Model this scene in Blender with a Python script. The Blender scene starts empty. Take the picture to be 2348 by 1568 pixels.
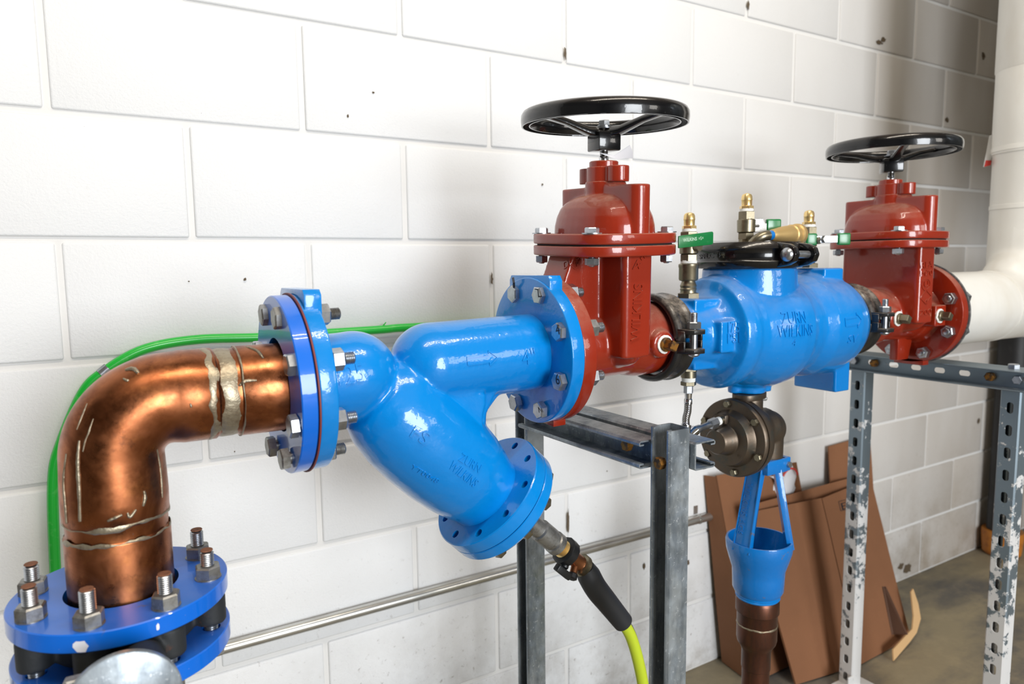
import bpy, bmesh, math, random
from mathutils import Vector, Matrix, noise
from mathutils.bvhtree import BVHTree
random.seed(7)
S = bpy.context.scene
COL = S.collection
V = Vector
rad = math.radians
PI = math.pi

# ------------------------------------------------------------------ camera
FOC = 1610.85
cam_d = bpy.data.cameras.new('camera'); cam = bpy.data.objects.new('camera', cam_d); COL.objects.link(cam)
CAM = V((.0319, -1.3731, 1.1685))
CR = V((0.85458338, -0.51917259, -0.0121273)); CU = V((0.06678916, 0.08671967, 0.9939914)); CF = V((0.51500141, 0.8502585, -0.10878429))
cam.matrix_world = Matrix(((CR.x, CU.x, -CF.x, CAM.x), (CR.y, CU.y, -CF.y, CAM.y), (CR.z, CU.z, -CF.z, CAM.z), (0, 0, 0, 1)))
cam_d.sensor_width = 36; cam_d.lens = 36*FOC/2348; cam_d.clip_start = .02
cam_d.dof.use_dof = True; cam_d.dof.focus_distance = 1.08; cam_d.dof.aperture_fstop = 4.5
S.camera = cam
# ------------------------------------------------------------------ light
W = bpy.data.worlds.new('world'); S.world = W; W.use_nodes = True
W.node_tree.nodes['Background'].inputs[0].default_value = (.9, .95, 1, 1)
W.node_tree.nodes['Background'].inputs[1].default_value = .12
def area(name, loc, target, sx, sy, power, col):
    l = bpy.data.lights.new(name, 'AREA'); l.shape = 'RECTANGLE'; l.size = sx; l.size_y = sy; l.energy = power; l.color = col
    o = bpy.data.objects.new(name, l); COL.objects.link(o); o.location = loc
    o.rotation_euler = (V(target)-V(loc)).to_track_quat('-Z', 'Y').to_euler()
    return o
area('daylight_door', (.7, -5.35, 1.55), (.7, -.4, 1.1), 1.9, 2.1, 250, (.93, .965, 1))
area('daylight_window', (3.2, -5.35, 2.0), (1.2, -.4, 1.1), 1.1, 1.2, 30, (1, .95, .88))
for _y in (-1.30, -1.52): area('ceiling_tube', (.5, _y, 3.25), (.5, _y, 0), 2.4, .045, 26, (1, .90, .76))
S.view_settings.view_transform = 'Standard'; S.view_settings.look = 'None'
S.view_settings.gamma = 1; S.view_settings.use_curve_mapping = False
S.view_settings.exposure = -.05

# ------------------------------------------------------------------ materials
def lin(r, g, b):
    f = lambda c: (c/255/12.92) if c/255 <= .04045 else ((c/255+.055)/1.055)**2.4
    return (f(r), f(g), f(b), 1)
class Mat:
    def __init__(s, name, col, rough=.5, metal=0, coat=0, coat_rough=.05, spec=.5):
        s.m = bpy.data.materials.new(name); s.m.use_nodes = True; s.nt = s.m.node_tree; s.n = s.nt.nodes; s.l = s.nt.links
        s.b = s.n['Principled BSDF']; s.b.inputs['Base Color'].default_value = col; s.b.inputs['Roughness'].default_value = rough
        s.b.inputs['Metallic'].default_value = metal; s.b.inputs['Coat Weight'].default_value = coat; s.b.inputs['Coat Roughness'].default_value = coat_rough
        s.b.inputs['Specular IOR Level'].default_value = spec
        s.tc = s.n.new('ShaderNodeTexCoord'); s.co = s.tc.outputs['Object']; s.colsock = None; s.base = col; s.norm = None
    def noise(s, scale, detail=4, rough=.5, vec=None, stretch=None, dist=0):
        v = vec or s.co
        if stretch:
            mp = s.n.new('ShaderNodeMapping'); mp.inputs['Scale'].default_value = stretch; s.l.new(v, mp.inputs[0]); v = mp.outputs[0]
        t = s.n.new('ShaderNodeTexNoise'); t.inputs['Scale'].default_value = scale; t.inputs['Detail'].default_value = detail
        t.inputs['Roughness'].default_value = rough; t.inputs['Distortion'].default_value = dist; s.l.new(v, t.inputs['Vector']); return t.outputs[0]
    def voro(s, scale):
        t = s.n.new('ShaderNodeTexVoronoi'); t.inputs['Scale'].default_value = scale; s.l.new(s.co, t.inputs['Vector']); return t.outputs['Distance']
    def ramp(s, sock, lo, hi, a=0., b=1.):
        r = s.n.new('ShaderNodeMapRange'); s.l.new(sock, r.inputs[0]); r.inputs[1].default_value = lo; r.inputs[2].default_value = hi
        r.inputs[3].default_value = a; r.inputs[4].default_value = b; r.clamp = True; return r.outputs[0]
    def math(s, op, a, b):
        m = s.n.new('ShaderNodeMath'); m.operation = op
        for i, x in enumerate((a, b)):
            if isinstance(x, (int, float)): m.inputs[i].default_value = x
            else: s.l.new(x, m.inputs[i])
        return m.outputs[0]
    def mix(s, fac, col):
        m = s.n.new('ShaderNodeMix'); m.data_type = 'RGBA'
        if isinstance(fac, (int, float)): m.inputs[0].default_value = fac
        else: s.l.new(fac, m.inputs[0])
        if s.colsock: s.l.new(s.colsock, m.inputs[6])
        else: m.inputs[6].default_value = s.base
        m.inputs[7].default_value = col; s.colsock = m.outputs[2]; s.l.new(s.colsock, s.b.inputs['Base Color']); return s
    def bump(s, h, strength=.3, dist=.001):
        b = s.n.new('ShaderNodeBump'); b.inputs['Strength'].default_value = strength; b.inputs['Distance'].default_value = dist
        s.l.new(h, b.inputs['Height'])
        if s.norm: s.l.new(s.norm, b.inputs['Normal'])
        s.norm = b.outputs[0]; s.l.new(s.norm, s.b.inputs['Normal']); s.l.new(s.norm, s.b.inputs['Coat Normal']); return s
    def setrough(s, sock): s.l.new(sock, s.b.inputs['Roughness']); return s
    def setmetal(s, sock): s.l.new(sock, s.b.inputs['Metallic']); return s
    def setcoat(s, sock): s.l.new(sock, s.b.inputs['Coat Weight']); return s
    def axis(s, i, sock=None):
        x = s.n.new('ShaderNodeSeparateXYZ'); s.l.new(sock or s.co, x.inputs[0]); return x.outputs[i]
    def normz(s):
        g = s.n.new('ShaderNodeNewGeometry'); return s.axis(2, g.outputs['Normal'])
    def pos(s):
        g = s.n.new('ShaderNodeNewGeometry'); return g.outputs['Position']

def paint(name, col, dust=0, chips=0, bumps=.25, rough=.28):
    m = Mat(name, col, rough, 0, .65, .04, .3)
    if chips:
        m.mix(m.ramp(m.noise(38, 6, .65), .66, .70, 0, chips), lin(105, 100, 100))
    if dust:
        d = m.math('MULTIPLY', m.ramp(m.normz(), .25, .95), m.ramp(m.noise(30, 6, .7), .35, .7, .25, 1))
        d = m.math('MULTIPLY', d, dust); m.mix(d, lin(185, 160, 140))
        m.setcoat(m.ramp(d, 0, .4, .65, .1)); m.setrough(m.ramp(d, 0, .5, rough, .8))
    sp = m.ramp(m.noise(420, 2, .5), .76, .80, 0, .5*(1 if dust else .4)); m.mix(sp, lin(205, 200, 195))
    m.bump(m.noise(230, 2, .5), bumps*.7, .0005); m.bump(m.noise(70, 3, .5), bumps, .0016); m.bump(m.noise(14, 2, .5), bumps, .003); return m.m
BLUE = paint('blue_paint', lin(0, 127, 207), 0, bumps=.34)
BLUE_D = paint('blue_paint_dusty', lin(0, 127, 208), .34, bumps=.34)
BLUE_W = paint('blue_paint_worn', lin(0, 112, 192), .12, .9, .3, .4)
BLUE_F = paint('flange_blue_paint', lin(0, 104, 212), .08, .5, .05, .3)
RED = paint('red_oxide_paint', lin(142, 39, 17), .55, 0, .16, .32)
BLACK = paint('black_enamel', lin(9, 10, 13), .08, 0, .1, .25)
BLACKW = Mat('black_enamel_worn', lin(20, 20, 22), .45, 0, .5, .2)
_d = BLACKW.math('MULTIPLY', BLACKW.ramp(BLACKW.normz(), .1, .9), BLACKW.ramp(BLACKW.noise(60, 6, .75), .38, .62)); BLACKW.mix(BLACKW.math('MULTIPLY', _d, .8), lin(150, 138, 126)); BLACKW.bump(BLACKW.noise(120, 4), .3, .001)
BLACKW = BLACKW.m
m = Mat('cast_iron', lin(44, 47, 50), .62, .25); m.mix(m.ramp(m.noise(35, 5, .7), .58, .72, 0, .8), lin(96, 58, 40)); m.bump(m.noise(160, 4), .4, .001); IRON = m.m
m = Mat('zinc_steel', lin(186, 190, 196), .32, .95); m.mix(m.ramp(m.noise(90, 5, .6), .4, .7, 0, .55), lin(128, 134, 142)); m.bump(m.noise(200, 3), .15, .0006); ZINC = m.m
m = Mat('zinc_steel_tarnished', lin(160, 160, 158), .42, .85); m.mix(m.ramp(m.noise(60, 5, .7), .45, .7, 0, .8), lin(104, 98, 90)); m.bump(m.noise(200, 3), .2, .0006); ZINCT = m.m
m = Mat('rusty_stud_end', lin(128, 84, 60), .8, .2); m.mix(m.ramp(m.noise(300, 4, .7), .5, .7), lin(90, 60, 48)); RUST = m.m
m = Mat('copper', lin(172, 108, 72), .30, 1)
m.mix(m.ramp(m.noise(9, 5, .65, dist=1.2), .38, .66), lin(112, 62, 36)); m.mix(m.ramp(m.noise(22, 6, .7), .55, .72, 0, .75), lin(190, 122, 74))
m.mix(m.ramp(m.noise(34, 5, .75), .60, .74, 0, .7), lin(84, 56, 44))
g = m.ramp(m.noise(120, 4, .7), .735, .76, 0, .9); m.mix(g, lin(96, 140, 140))
m.setrough(m.ramp(m.noise(26, 5, .7), .3, .75, .2, .5)); m.bump(m.noise(60, 4), .12, .001); COPPER = m.m
m = Mat('copper_dull', lin(102, 64, 48), .36, .75); m.mix(m.ramp(m.noise(30, 5, .7, stretch=(1, 1, .3)), .42, .66), lin(76, 54, 46)); COPPER_D = m.m
m = Mat('solder', lin(158, 148, 128), .4, .75); m.mix(m.ramp(m.noise(70, 6, .7), .45, .65, 0, .8), lin(128, 112, 92)); m.bump(m.noise(90, 4, .6), .6, .002); SOLDER = m.m
m = Mat('bronze', lin(98, 86, 74), .42, .75); m.mix(m.ramp(m.noise(40, 5, .7), .5, .7, 0, .7), lin(74, 82, 80)); m.bump(m.noise(180, 3), .25, .0008); BRONZE = m.m
m = Mat('nickel_brass', lin(140, 132, 112), .34, .9); m.mix(m.ramp(m.noise(60, 5, .7), .5, .7, 0, .6), lin(104, 96, 78)); m.bump(m.noise(200, 3), .15, .0006); NICKEL = m.m
BRASS = Mat('brass', lin(238, 208, 146), .30, .85).m
m = Mat('brass_dull', lin(212, 180, 122), .45, .7); m.bump(m.noise(150, 3), .2, .0008); BRASSD = m.m
BRONZEB = Mat('red_brass', lin(150, 98, 66), .35, .9).m
TAPE = Mat('thread_tape', lin(236, 236, 232), .7).m
m = Mat('galvanised_steel', lin(160, 168, 174), .38, .6); m.mix(m.ramp(m.noise(26, 5, .7, stretch=(1, 1, .35)), .42, .62, 0, .8), lin(104, 114, 124)); m.mix(m.ramp(m.noise(150, 4, .7), .60, .66, 0, .55), lin(208, 214, 220))
m.setrough(m.ramp(m.noise(50, 4), .35, .65, .28, .55)); GALV = m.m
m = Mat('galvanised_steel_painted', lin(130, 144, 154), .45, .5)
mk = m.ramp(m.math('ADD', m.noise(28, 6, .72), m.ramp(m.axis(2, m.pos()), .2, .95, .22, -.06)), .60, .63)
m.mix(mk, lin(214, 214, 214)); m.setmetal(m.ramp(mk, 0, 1, .7, 0)); m.bump(mk, .5, .0008); GALVP = m.m
m = Mat('conduit_steel', lin(205, 204, 200), .3, .9); m.mix(m.ramp(m.noise(40, 4, stretch=(.3, 1, 1)), .45, .7, 0, .5), lin(150, 145, 136)); CONDUIT = m.m
m = Mat('green_rubber', lin(24, 186, 58), .3, 0, .4, .2); m.mix(m.ramp(m.noise(80, 4), .6, .7, 0, .4), lin(90, 200, 100)); GREENH = m.m
LIME = Mat('lime_hose', lin(190, 208, 50), .4).m
RUBBER = Mat('black_rubber', lin(40, 42, 46), .5).m
BLKPL = Mat('black_plastic', lin(22, 23, 25), .4).m
GREEN = Mat('green_vinyl', lin(0, 112, 54), .35, 0, .5, .15).m
GREENTXT = Mat('handle_print', lin(170, 205, 180), .5).m
GASKET = Mat('red_gasket', lin(122, 52, 44), .6).m
DARK = Mat('dark_gap', lin(26, 24, 26), .8).m
m = Mat('grey_gasket', lin(88, 90, 92), .7); m.mix(m.ramp(m.noise(60, 5, .7), .5, .7), lin(140, 140, 138)); GREYG = m.m
m = Mat('white_jacket', lin(226, 224, 218), .45, 0, .2, .3); m.mix(m.ramp(m.noise(7, 4, .6, stretch=(1, 1, .4)), .5, .75, 0, .5), lin(205, 196, 180)); m.bump(m.noise(14, 3), .3, .006); JACKET = m.m
m = Mat('cardboard', lin(132, 88, 58), .85); m.mix(m.ramp(m.noise(4, 5, .6), .4, .7, 0, .5), lin(116, 76, 48)); m.mix(m.ramp(m.noise(90, 4, .7), .6, .75, 0, .3), lin(150, 108, 74)); m.bump(m.noise(30, 3, stretch=(6, 1, 1)), .15, .002); CARD = m.m
CARDIN = Mat('torn_cardboard', lin(206, 168, 120), .9).m
TAPEB = Mat('brown_tape', lin(92, 66, 52), .5).m
INK = Mat('marker_ink', lin(30, 30, 36), .6).m
REDINK = Mat('red_print', lin(180, 48, 42), .6).m
WHITEPAINT = Mat('white_paint_drop', lin(232, 232, 240), .5).m
PAPER = Mat('white_paper', lin(214, 214, 218), .7).m
m = Mat('clear_plastic', lin(235, 235, 235), .25); m.b.inputs['Alpha'].default_value = .35; CLEAR = m.m
m = Mat('black_pipe_paint', lin(26, 26, 28), .5); m.mix(m.ramp(m.noise(50, 4), .6, .75, 0, .3), lin(70, 68, 66)); BPIPE = m.m
m = Mat('orange_cap', lin(190, 118, 40), .5); m.mix(m.ramp(m.noise(30, 4, .7), .5, .7), lin(140, 80, 34)); ORANGE = m.m
STEEL = Mat('polished_steel', lin(215, 215, 218), .15, 1).m
m = Mat('braided_steel', lin(200, 200, 205), .25, 1); _w = m.n.new('ShaderNodeTexWave'); _w.inputs['Scale'].default_value = 160; _w.bands_direction = 'DIAGONAL'; m.l.new(m.co, _w.inputs[0]); m.bump(_w.outputs[1], .8, .001); m.mix(m.ramp(_w.outputs[1], .0, .5, .6, 0), lin(70, 70, 74)); BRAID = m.m
# masonry paint, floor
def wallmat(name):
    m = Mat(name, lin(224, 225, 226), .6)
    P = m.pos(); z = m.axis(2, P); x = m.axis(0, P)
    low = m.ramp(z, .02, .62, 1, 0)
    spk = m.math('MULTIPLY', m.ramp(m.noise(70, 5, .7, vec=P), .60, .70), m.math('ADD', m.math('MULTIPLY', low, .8), .05)); m.mix(spk, lin(96, 82, 66))
    cl = m.math('MULTIPLY', m.ramp(m.noise(5, 6, .7, vec=P), .42, .72), m.math('MULTIPLY', low, low)); m.mix(m.math('MULTIPLY', cl, .9), lin(122, 108, 88))
    far = m.math('MULTIPLY', m.ramp(x, 1.3, 3.0, 0, 1), m.ramp(m.noise(1.3, 4, .6, vec=P, stretch=(1, 1, .35)), .3, .7, .35, 1)); m.mix(m.math('MULTIPLY', far, .82), lin(146, 126, 98))  # shade of the far wall put into the paint, browner towards the right
    dots = m.ramp(m.noise(130, 3, .6, vec=P), .755, .79, 0, .7); m.mix(dots, lin(110, 100, 90))
    m.bump(m.noise(210, 4, .65, vec=P), .42, .0016); m.bump(m.noise(38, 3, .6, vec=P), .16, .003); return m.m
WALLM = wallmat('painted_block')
m = Mat('painted_mortar', lin(220, 219, 217), .65); m.bump(m.noise(120, 4), .3, .001); MORTAR = m.m
m = Mat('stain', lin(88, 74, 56), .8); STAIN = m.m
m = Mat('concrete_floor', lin(150, 138, 112), .75); P = m.pos()
m.mix(m.ramp(m.noise(1.6, 6, .65, vec=P, stretch=(1, 2.2, 1)), .42, .60, 0, .9), lin(96, 94, 92)); m.mix(m.ramp(m.noise(9, 6, .7, vec=P), .5, .75, 0, .5), lin(176, 160, 128)); m.mix(m.ramp(m.noise(50, 4, .7, vec=P), .68, .74, 0, .5), lin(60, 54, 48)); m.bump(m.noise(60, 5, vec=P), .3, .003); FLOORM = m.m
ROOMM = Mat('room_paint', lin(112, 110, 104), .8).m
CEILM = Mat('ceiling_paint', lin(120, 112, 100), .9).m

# ------------------------------------------------------------------ helpers
MW = {}
def root(name, loc, label, cat, group=None, rot=(0, 0, 0)):
    o = bpy.data.objects.new(name, None); COL.objects.link(o); o.empty_display_size = .05
    o.location = loc; o.rotation_euler = rot
    o['label'] = label; o['category'] = cat
    if group: o['group'] = group
    e = Matrix.Translation(V(loc)) @ (Matrix.Rotation(rot[2], 4, 'Z') @ Matrix.Rotation(rot[1], 4, 'Y') @ Matrix.Rotation(rot[0], 4, 'X'))
    MW[o.name] = e; return o
def frame(a):
    a = V(a).normalized(); t = V((0, 0, 1)) if abs(a.z) < .9 else V((1, 0, 0))
    u = t.cross(a).normalized(); return a, u, a.cross(u)
class MB:
    def __init__(s): s.v = []; s.f = []
    def add(s, vs, fs):
        k = len(s.v); s.v += [V(x) for x in vs]; s.f += [[k+i for i in f] for f in fs]; return s
    def box(s, c, d, R=None, taper=1.):
        hx, hy, hz = (x/2 for x in d); vs = []
        for z in (-1, 1):
            k = taper if z > 0 else 1
            for x, y in ((-1, -1), (1, -1), (1, 1), (-1, 1)):
                p = V((x*hx*k, y*hy*k, z*hz)); vs.append(V(c)+(R @ p if R else p))
        return s.add(vs, [(3, 2, 1, 0), (4, 5, 6, 7), (0, 1, 5, 4), (1, 2, 6, 5), (2, 3, 7, 6), (3, 0, 4, 7)])
    def bb(s, a, b): return s.box([(a[i]+b[i])/2 for i in range(3)], [abs(b[i]-a[i]) for i in range(3)])
    def lathe(s, prof, o, axis, seg=32, closed=False, fn=None, ph=0.):
        a, u, w = frame(axis); o = V(o); vs = []; n = len(prof)
        for t, r in prof:
            for j in range(seg):
                th = 2*PI*j/seg+ph; rr = r*(fn(t, th) if fn else 1)
                vs.append(o+a*t+(u*math.cos(th)+w*math.sin(th))*rr)
        fs = []
        for i in range(n if closed else n-1):
            i2 = (i+1) % n
            for j in range(seg):
                j2 = (j+1) % seg; fs.append((i*seg+j, i*seg+j2, i2*seg+j2, i2*seg+j))
        if not closed:
            fs.append(tuple(range(seg-1, -1, -1))); fs.append(tuple(range((n-1)*seg, n*seg)))
        return s.add(vs, fs)
    def cyl(s, p0, p1, r, r1=None, seg=24, ch=0):
        p0 = V(p0); p1 = V(p1); L = (p1-p0).length; r1 = r if r1 is None else r1
        pr = [(0, r), (L, r1)] if not ch else [(0, r-ch), (ch, r), (L-ch, r1), (L, r1-ch)]
        return s.lathe(pr, p0, p1-p0, seg)
    def hexa(s, p0, axis, af, h, ch=.0012, ph=0.):
        r = af/math.sqrt(3)
        return s.lathe([(0, r), (h-ch, r), (h, r*.88)], p0, axis, 6, ph=ph)
    def thread(s, p0, axis, r, L, pitch=.0021, seg=16):
        pr = []; n = max(2, int(L/pitch))
        for i in range(n): pr += [(i*pitch, r*.84), (i*pitch+pitch*.5, r)]
        pr += [(n*pitch, r*.86), (n*pitch+.0008, r*.7)]
        return s.lathe(pr, p0, axis, seg)
    def tube(s, pts, r, seg=16, fn=None):
        pts = [V(p) for p in pts]; n = len(pts); rs = r if isinstance(r, (list, tuple)) else [r]*n
        T = [(pts[min(i+1, n-1)]-pts[max(i-1, 0)]).normalized() for i in range(n)]
        _, u, _w = frame(T[0]); vs = []
        for i in range(n):
            if i: u = (u-T[i]*u.dot(T[i])).normalized()
            w = T[i].cross(u)
            for j in range(seg):
                th = 2*PI*j/seg; k = rs[i]*(fn(i, th) if fn else 1); vs.append(pts[i]+(u*math.cos(th)+w*math.sin(th))*k)
        fs = [(i*seg+j, i*seg+(j+1) % seg, (i+1)*seg+(j+1) % seg, (i+1)*seg+j) for i in range(n-1) for j in range(seg)]
        fs += [tuple(range(seg-1, -1, -1)), tuple(range((n-1)*seg, n*seg))]
        return s.add(vs, fs)
    def prism(s, poly, o, ux, uy, h):
        o = V(o); ux = V(ux); uy = V(uy); nn = ux.cross(uy).normalized(); n = len(poly)
        a = [o+ux*p[0]+uy*p[1] for p in poly]; vs = a+[p+nn*h for p in a]
        return s.add(vs, [tuple(range(n-1, -1, -1)), tuple(range(n, 2*n))]+[(i, (i+1) % n, n+(i+1) % n, n+i) for i in range(n)])
    def sphere(s, c, r, seg=24, sc=(1, 1, 1)):
        n = seg//2; k = len(s.v)
        s.lathe([(-math.cos(PI*(i+.02)/(n+.04)), math.sin(PI*(i+.02)/(n+.04))) for i in range(n+1)], (0, 0, 0), (0, 0, 1), seg)
        for i in range(k, len(s.v)): p = s.v[i]; s.v[i] = V((c[0]+p.x*r*sc[0], c[1]+p.y*r*sc[1], c[2]+p.z*r*sc[2]))
        return s
    def xf(s, M):
        s.v = [M @ p for p in s.v]; return s
    def build(s, name, mat, parent=None, local=False, smooth=35, bevel=None, remesh=None, sm=0, cut=None, tag=None, keep=None, dec=None):
        if parent is not None and not local:
            I = MW[parent.name].inverted(); vs = [I @ p for p in s.v]
            if cut: cut.v = [I @ p for p in cut.v]
        else: vs = s.v
        me = bpy.data.meshes.new(name); me.from_pydata([tuple(p) for p in vs], [], s.f)
        bm = bmesh.new(); bm.from_mesh(me); bmesh.ops.remove_doubles(bm, verts=bm.verts, dist=2e-6); bmesh.ops.recalc_face_normals(bm, faces=bm.faces); bm.to_mesh(me); bm.free()
        o = bpy.data.objects.new(name, me); COL.objects.link(o)
        mods = False
        if remesh:
            md = o.modifiers.new('r', 'REMESH'); md.mode = 'VOXEL'; md.voxel_size = remesh; mods = True
            if sm: q = o.modifiers.new('s', 'SMOOTH'); q.iterations = sm; q.factor = .5
            if dec: q = o.modifiers.new('d', 'DECIMATE'); q.ratio = dec
        if bevel:
            q = o.modifiers.new('b', 'BEVEL'); q.width = bevel[0]; q.segments = bevel[1]; q.limit_method = 'ANGLE'; q.angle_limit = rad(30); mods = True
        tmp = None
        if cut:
            cm = bpy.data.meshes.new('c'); cm.from_pydata([tuple(p) for p in cut.v], [], cut.f)
            bm = bmesh.new(); bm.from_mesh(cm); bmesh.ops.recalc_face_normals(bm, faces=bm.faces); bm.to_mesh(cm); bm.free()
            tmp = bpy.data.objects.new('c', cm); COL.objects.link(tmp)
            q = o.modifiers.new('x', 'BOOLEAN'); q.operation = 'DIFFERENCE'; q.object = tmp; q.solver = 'EXACT'; mods = True
        if mods:
            dg = bpy.context.evaluated_depsgraph_get(); dg.update(); me2 = bpy.data.meshes.new_from_object(o.evaluated_get(dg))
            o.modifiers.clear(); o.data = me2; bpy.data.meshes.remove(me); me = me2; me.name = name
            if tmp: bpy.data.objects.remove(tmp); bpy.data.meshes.remove(cm)
        me.materials.clear(); me.materials.append(mat)
        if smooth: me.shade_smooth(); me.set_sharp_from_angle(angle=rad(smooth))
        if parent is not None:
            o.parent = parent; MW[o.name] = MW[parent.name]
        return o
def tag(o, label, cat, group=None):
    o['label'] = label; o['category'] = cat
    if group: o['group'] = group
    return o
def struct(o): o['kind'] = 'structure'; return o
def arc(c, ux, uy, r, a0, a1, n):
    c = V(c); ux = V(ux); uy = V(uy)
    return [c+(ux*math.cos(rad(a0+(a1-a0)*i/n))+uy*math.sin(rad(a0+(a1-a0)*i/n)))*r for i in range(n+1)]
def spline(pts, n=8):
    P = [V(p) for p in pts]; P = [P[0]*2-P[1]]+P+[P[-1]*2-P[-2]]; out = []
    for i in range(1, len(P)-2):
        for k in range(n):
            t = k/n; a, b, c, d = P[i-1:i+3]
            out.append(.5*((2*b)+(c-a)*t+(2*a-5*b+4*c-d)*t*t+(3*b-a-3*c+d)*t**3))
    return out+[P[-2]]
def rrect(hx, hy, r, n=5):
    out = []
    for cx, cy, a in ((hx-r, hy-r, 0), (-hx+r, hy-r, 90), (-hx+r, -hy+r, 180), (hx-r, -hy+r, 270)):
        for i in range(n+1): t = rad(a+90*i/n); out.append((cx+r*math.cos(t), cy+r*math.sin(t)))
    return out
def bvh(objs):
    vs = []; fs = []
    for o in objs:
        M = MW[o.name]; k = len(vs); vs += [M @ v.co for v in o.data.vertices]; fs += [[k+i for i in p.vertices] for p in o.data.polygons]
    return BVHTree.FromPolygons(vs, fs)
def seen(tree, px, py):          # surface point met by the sight line through a pixel of the photograph
    d = (CF+CR*((px-1174)/FOC)-CU*((py-784)/FOC)).normalized(); h = tree.ray_cast(CAM, d)
    return (h[0], h[1]) if h[0] is not None else (None, None)
def textmesh(txt, extr=1.0, spacing=1.0, bold=.0):
    c = bpy.data.curves.new('t', 'FONT'); c.body = txt; c.size = 1; c.extrude = extr; c.resolution_u = 3; c.space_character = spacing; c.offset = bold
    o = bpy.data.objects.new('t', c); COL.objects.link(o); dg = bpy.context.evaluated_depsgraph_get(); dg.update()
    me = bpy.data.meshes.new_from_object(o.evaluated_get(dg)); bpy.data.objects.remove(o)
    bm = bmesh.new(); bm.from_mesh(me); bpy.data.meshes.remove(me)
    bmesh.ops.remove_doubles(bm, verts=bm.verts, dist=1e-4)
    bmesh.ops.triangulate(bm, faces=[f for f in bm.faces if len(f.verts) > 4])
    es = [e for e in bm.edges if e.calc_length() > .3]; bmesh.ops.subdivide_edges(bm, edges=es, cuts=2)
    vs = [v.co.copy() for v in bm.verts]; fs = [[v.index for v in f.verts] for f in bm.faces]; bm.free(); return vs, fs
def emboss(name, txt, tree, a, b, mat, parent, h=None, relief=.0012, spacing=1.0, flip=False, bold=.0, asp=None):
    p0, n0 = seen(tree, *a); p1, n1 = seen(tree, *b)
    if p0 is None or p1 is None: print('TEXT MISS', txt, p0, p1); return
    nn = (n0+n1).normalized()
    if nn.dot(CAM-p0) < 0: nn.negate()
    dx = (p1-p0); L = dx.length; dx.normalize(); nn = (nn-dx*nn.dot(dx)).normalized(); up = nn.cross(dx)
    vs, fs = textmesh(txt, 1.0, spacing, bold) if isinstance(txt, str) else txt
    x0 = min(v.x for v in vs); x1 = max(v.x for v in vs); y0 = min(v.y for v in vs); y1 = max(v.y for v in vs)
    sx = L/(x1-x0); sy = sx if h is None else h/(y1-y0)
    out = []
    for v in vs:
        p = p0+dx*((v.x-x0)*sx)+up*((v.y-y0)*sy)
        hit = tree.ray_cast(p+nn*.06, -nn); q = hit[0] if hit[0] is not None else p
        out.append(q+nn*(relief if v.z > 0 else -.0012))
    m = MB(); m.add(out, fs); return m.build(name, mat, parent, smooth=None)
ARROW = None
def arrowmesh():
    pts = [(0, .25), (2.6, .25), (2.6, 0), (3.6, .5), (2.6, 1), (2.6, .75), (0, .75)]
    m = MB()
    for i in range(len(pts)):
        a = V((*pts[i], 0)); b = V((*pts[(i+1) % len(pts)], 0)); d = (b-a).normalized(); w = V((-d.y, d.x, 0))*.045; n = 6
        for k in range(n):
            p = a+(b-a)*(k/n); q = a+(b-a)*((k+1)/n)
            m.add([p-w-V((0, 0, 1)), q-w-V((0, 0, 1)), q+w-V((0, 0, 1)), p+w-V((0, 0, 1)), p-w+V((0, 0, 1)), q-w+V((0, 0, 1)), q+w+V((0, 0, 1)), p+w+V((0, 0, 1))],
                  [(3, 2, 1, 0), (4, 5, 6, 7), (0, 1, 5, 4), (1, 2, 6, 5), (2, 3, 7, 6), (3, 0, 4, 7)])
    return m.v, m.f
# ------------------------------------------------------------------ the setting
B = .2032; FL = 1.8288
XL, XR, YF, ZC = -3.4, 4.9, -5.6, 3.45
struct(MB().bb((XL, YF, -.12), (XR, .15, 0)).build('floor', FLOORM, smooth=None))
struct(MB().bb((XL, YF, ZC), (XR, .15, ZC+.1)).build('ceiling', CEILM, smooth=None))
wb = struct(MB().bb((XL, .0042, 0), (XR, .15, ZC)).build('wall_back', MORTAR, smooth=None)); MW[wb.name] = Matrix.Identity(4)
struct(MB().bb((XL-.1, YF, 0), (XL, .15, ZC)).build('wall_left', ROOMM, smooth=None))
struct(MB().bb((XR, YF, 0), (XR+.1, .15, ZC)).build('wall_right', ROOMM, smooth=None))
f_ = MB()
f_.bb((XL, YF-.1, 2.98), (XR, YF, ZC)).bb((XL, YF-.1, 0), (-.30, YF, 2.98)).bb((1.70, YF-.1, 0), (2.35, YF, 2.98)).bb((3.65, YF-.1, 0), (XR, YF, 2.98))
f_.bb((-.30, YF-.1, 0), (1.70, YF, .45)).bb((2.35, YF-.1, 0), (3.65, YF, 1.35)).bb((2.35, YF-.1, 2.65), (3.65, YF, 2.98))
struct(f_.build('wall_front', ROOMM, smooth=None))
blk = None
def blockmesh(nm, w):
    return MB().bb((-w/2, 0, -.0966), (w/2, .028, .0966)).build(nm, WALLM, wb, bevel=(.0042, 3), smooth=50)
k = 0
for r in range(-3, 9):
    zc = FL-(r+.5)*B; odd = (r+1) % 2
    for i in range(-8-odd*1+ (0 if odd else 0), 24, 2):
        ii = i+ (0 if (i % 2) == odd else 1); xc = (ii+1)*B
        if blk is None: blk = blockmesh('block', .3965); o = blk
        else: o = bpy.data.objects.new('block', blk.data); COL.objects.link(o); o.parent = wb; MW[o.name] = Matrix.Identity(4)
        o.location = (xc+random.uniform(-.0008, .0008), random.uniform(-.0009, .0007), zc+random.uniform(-.0008, .0008))
        o.rotation_euler = (random.uniform(-.0015, .0015), 0, random.uniform(-.0015, .0015)); k += 1
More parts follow.
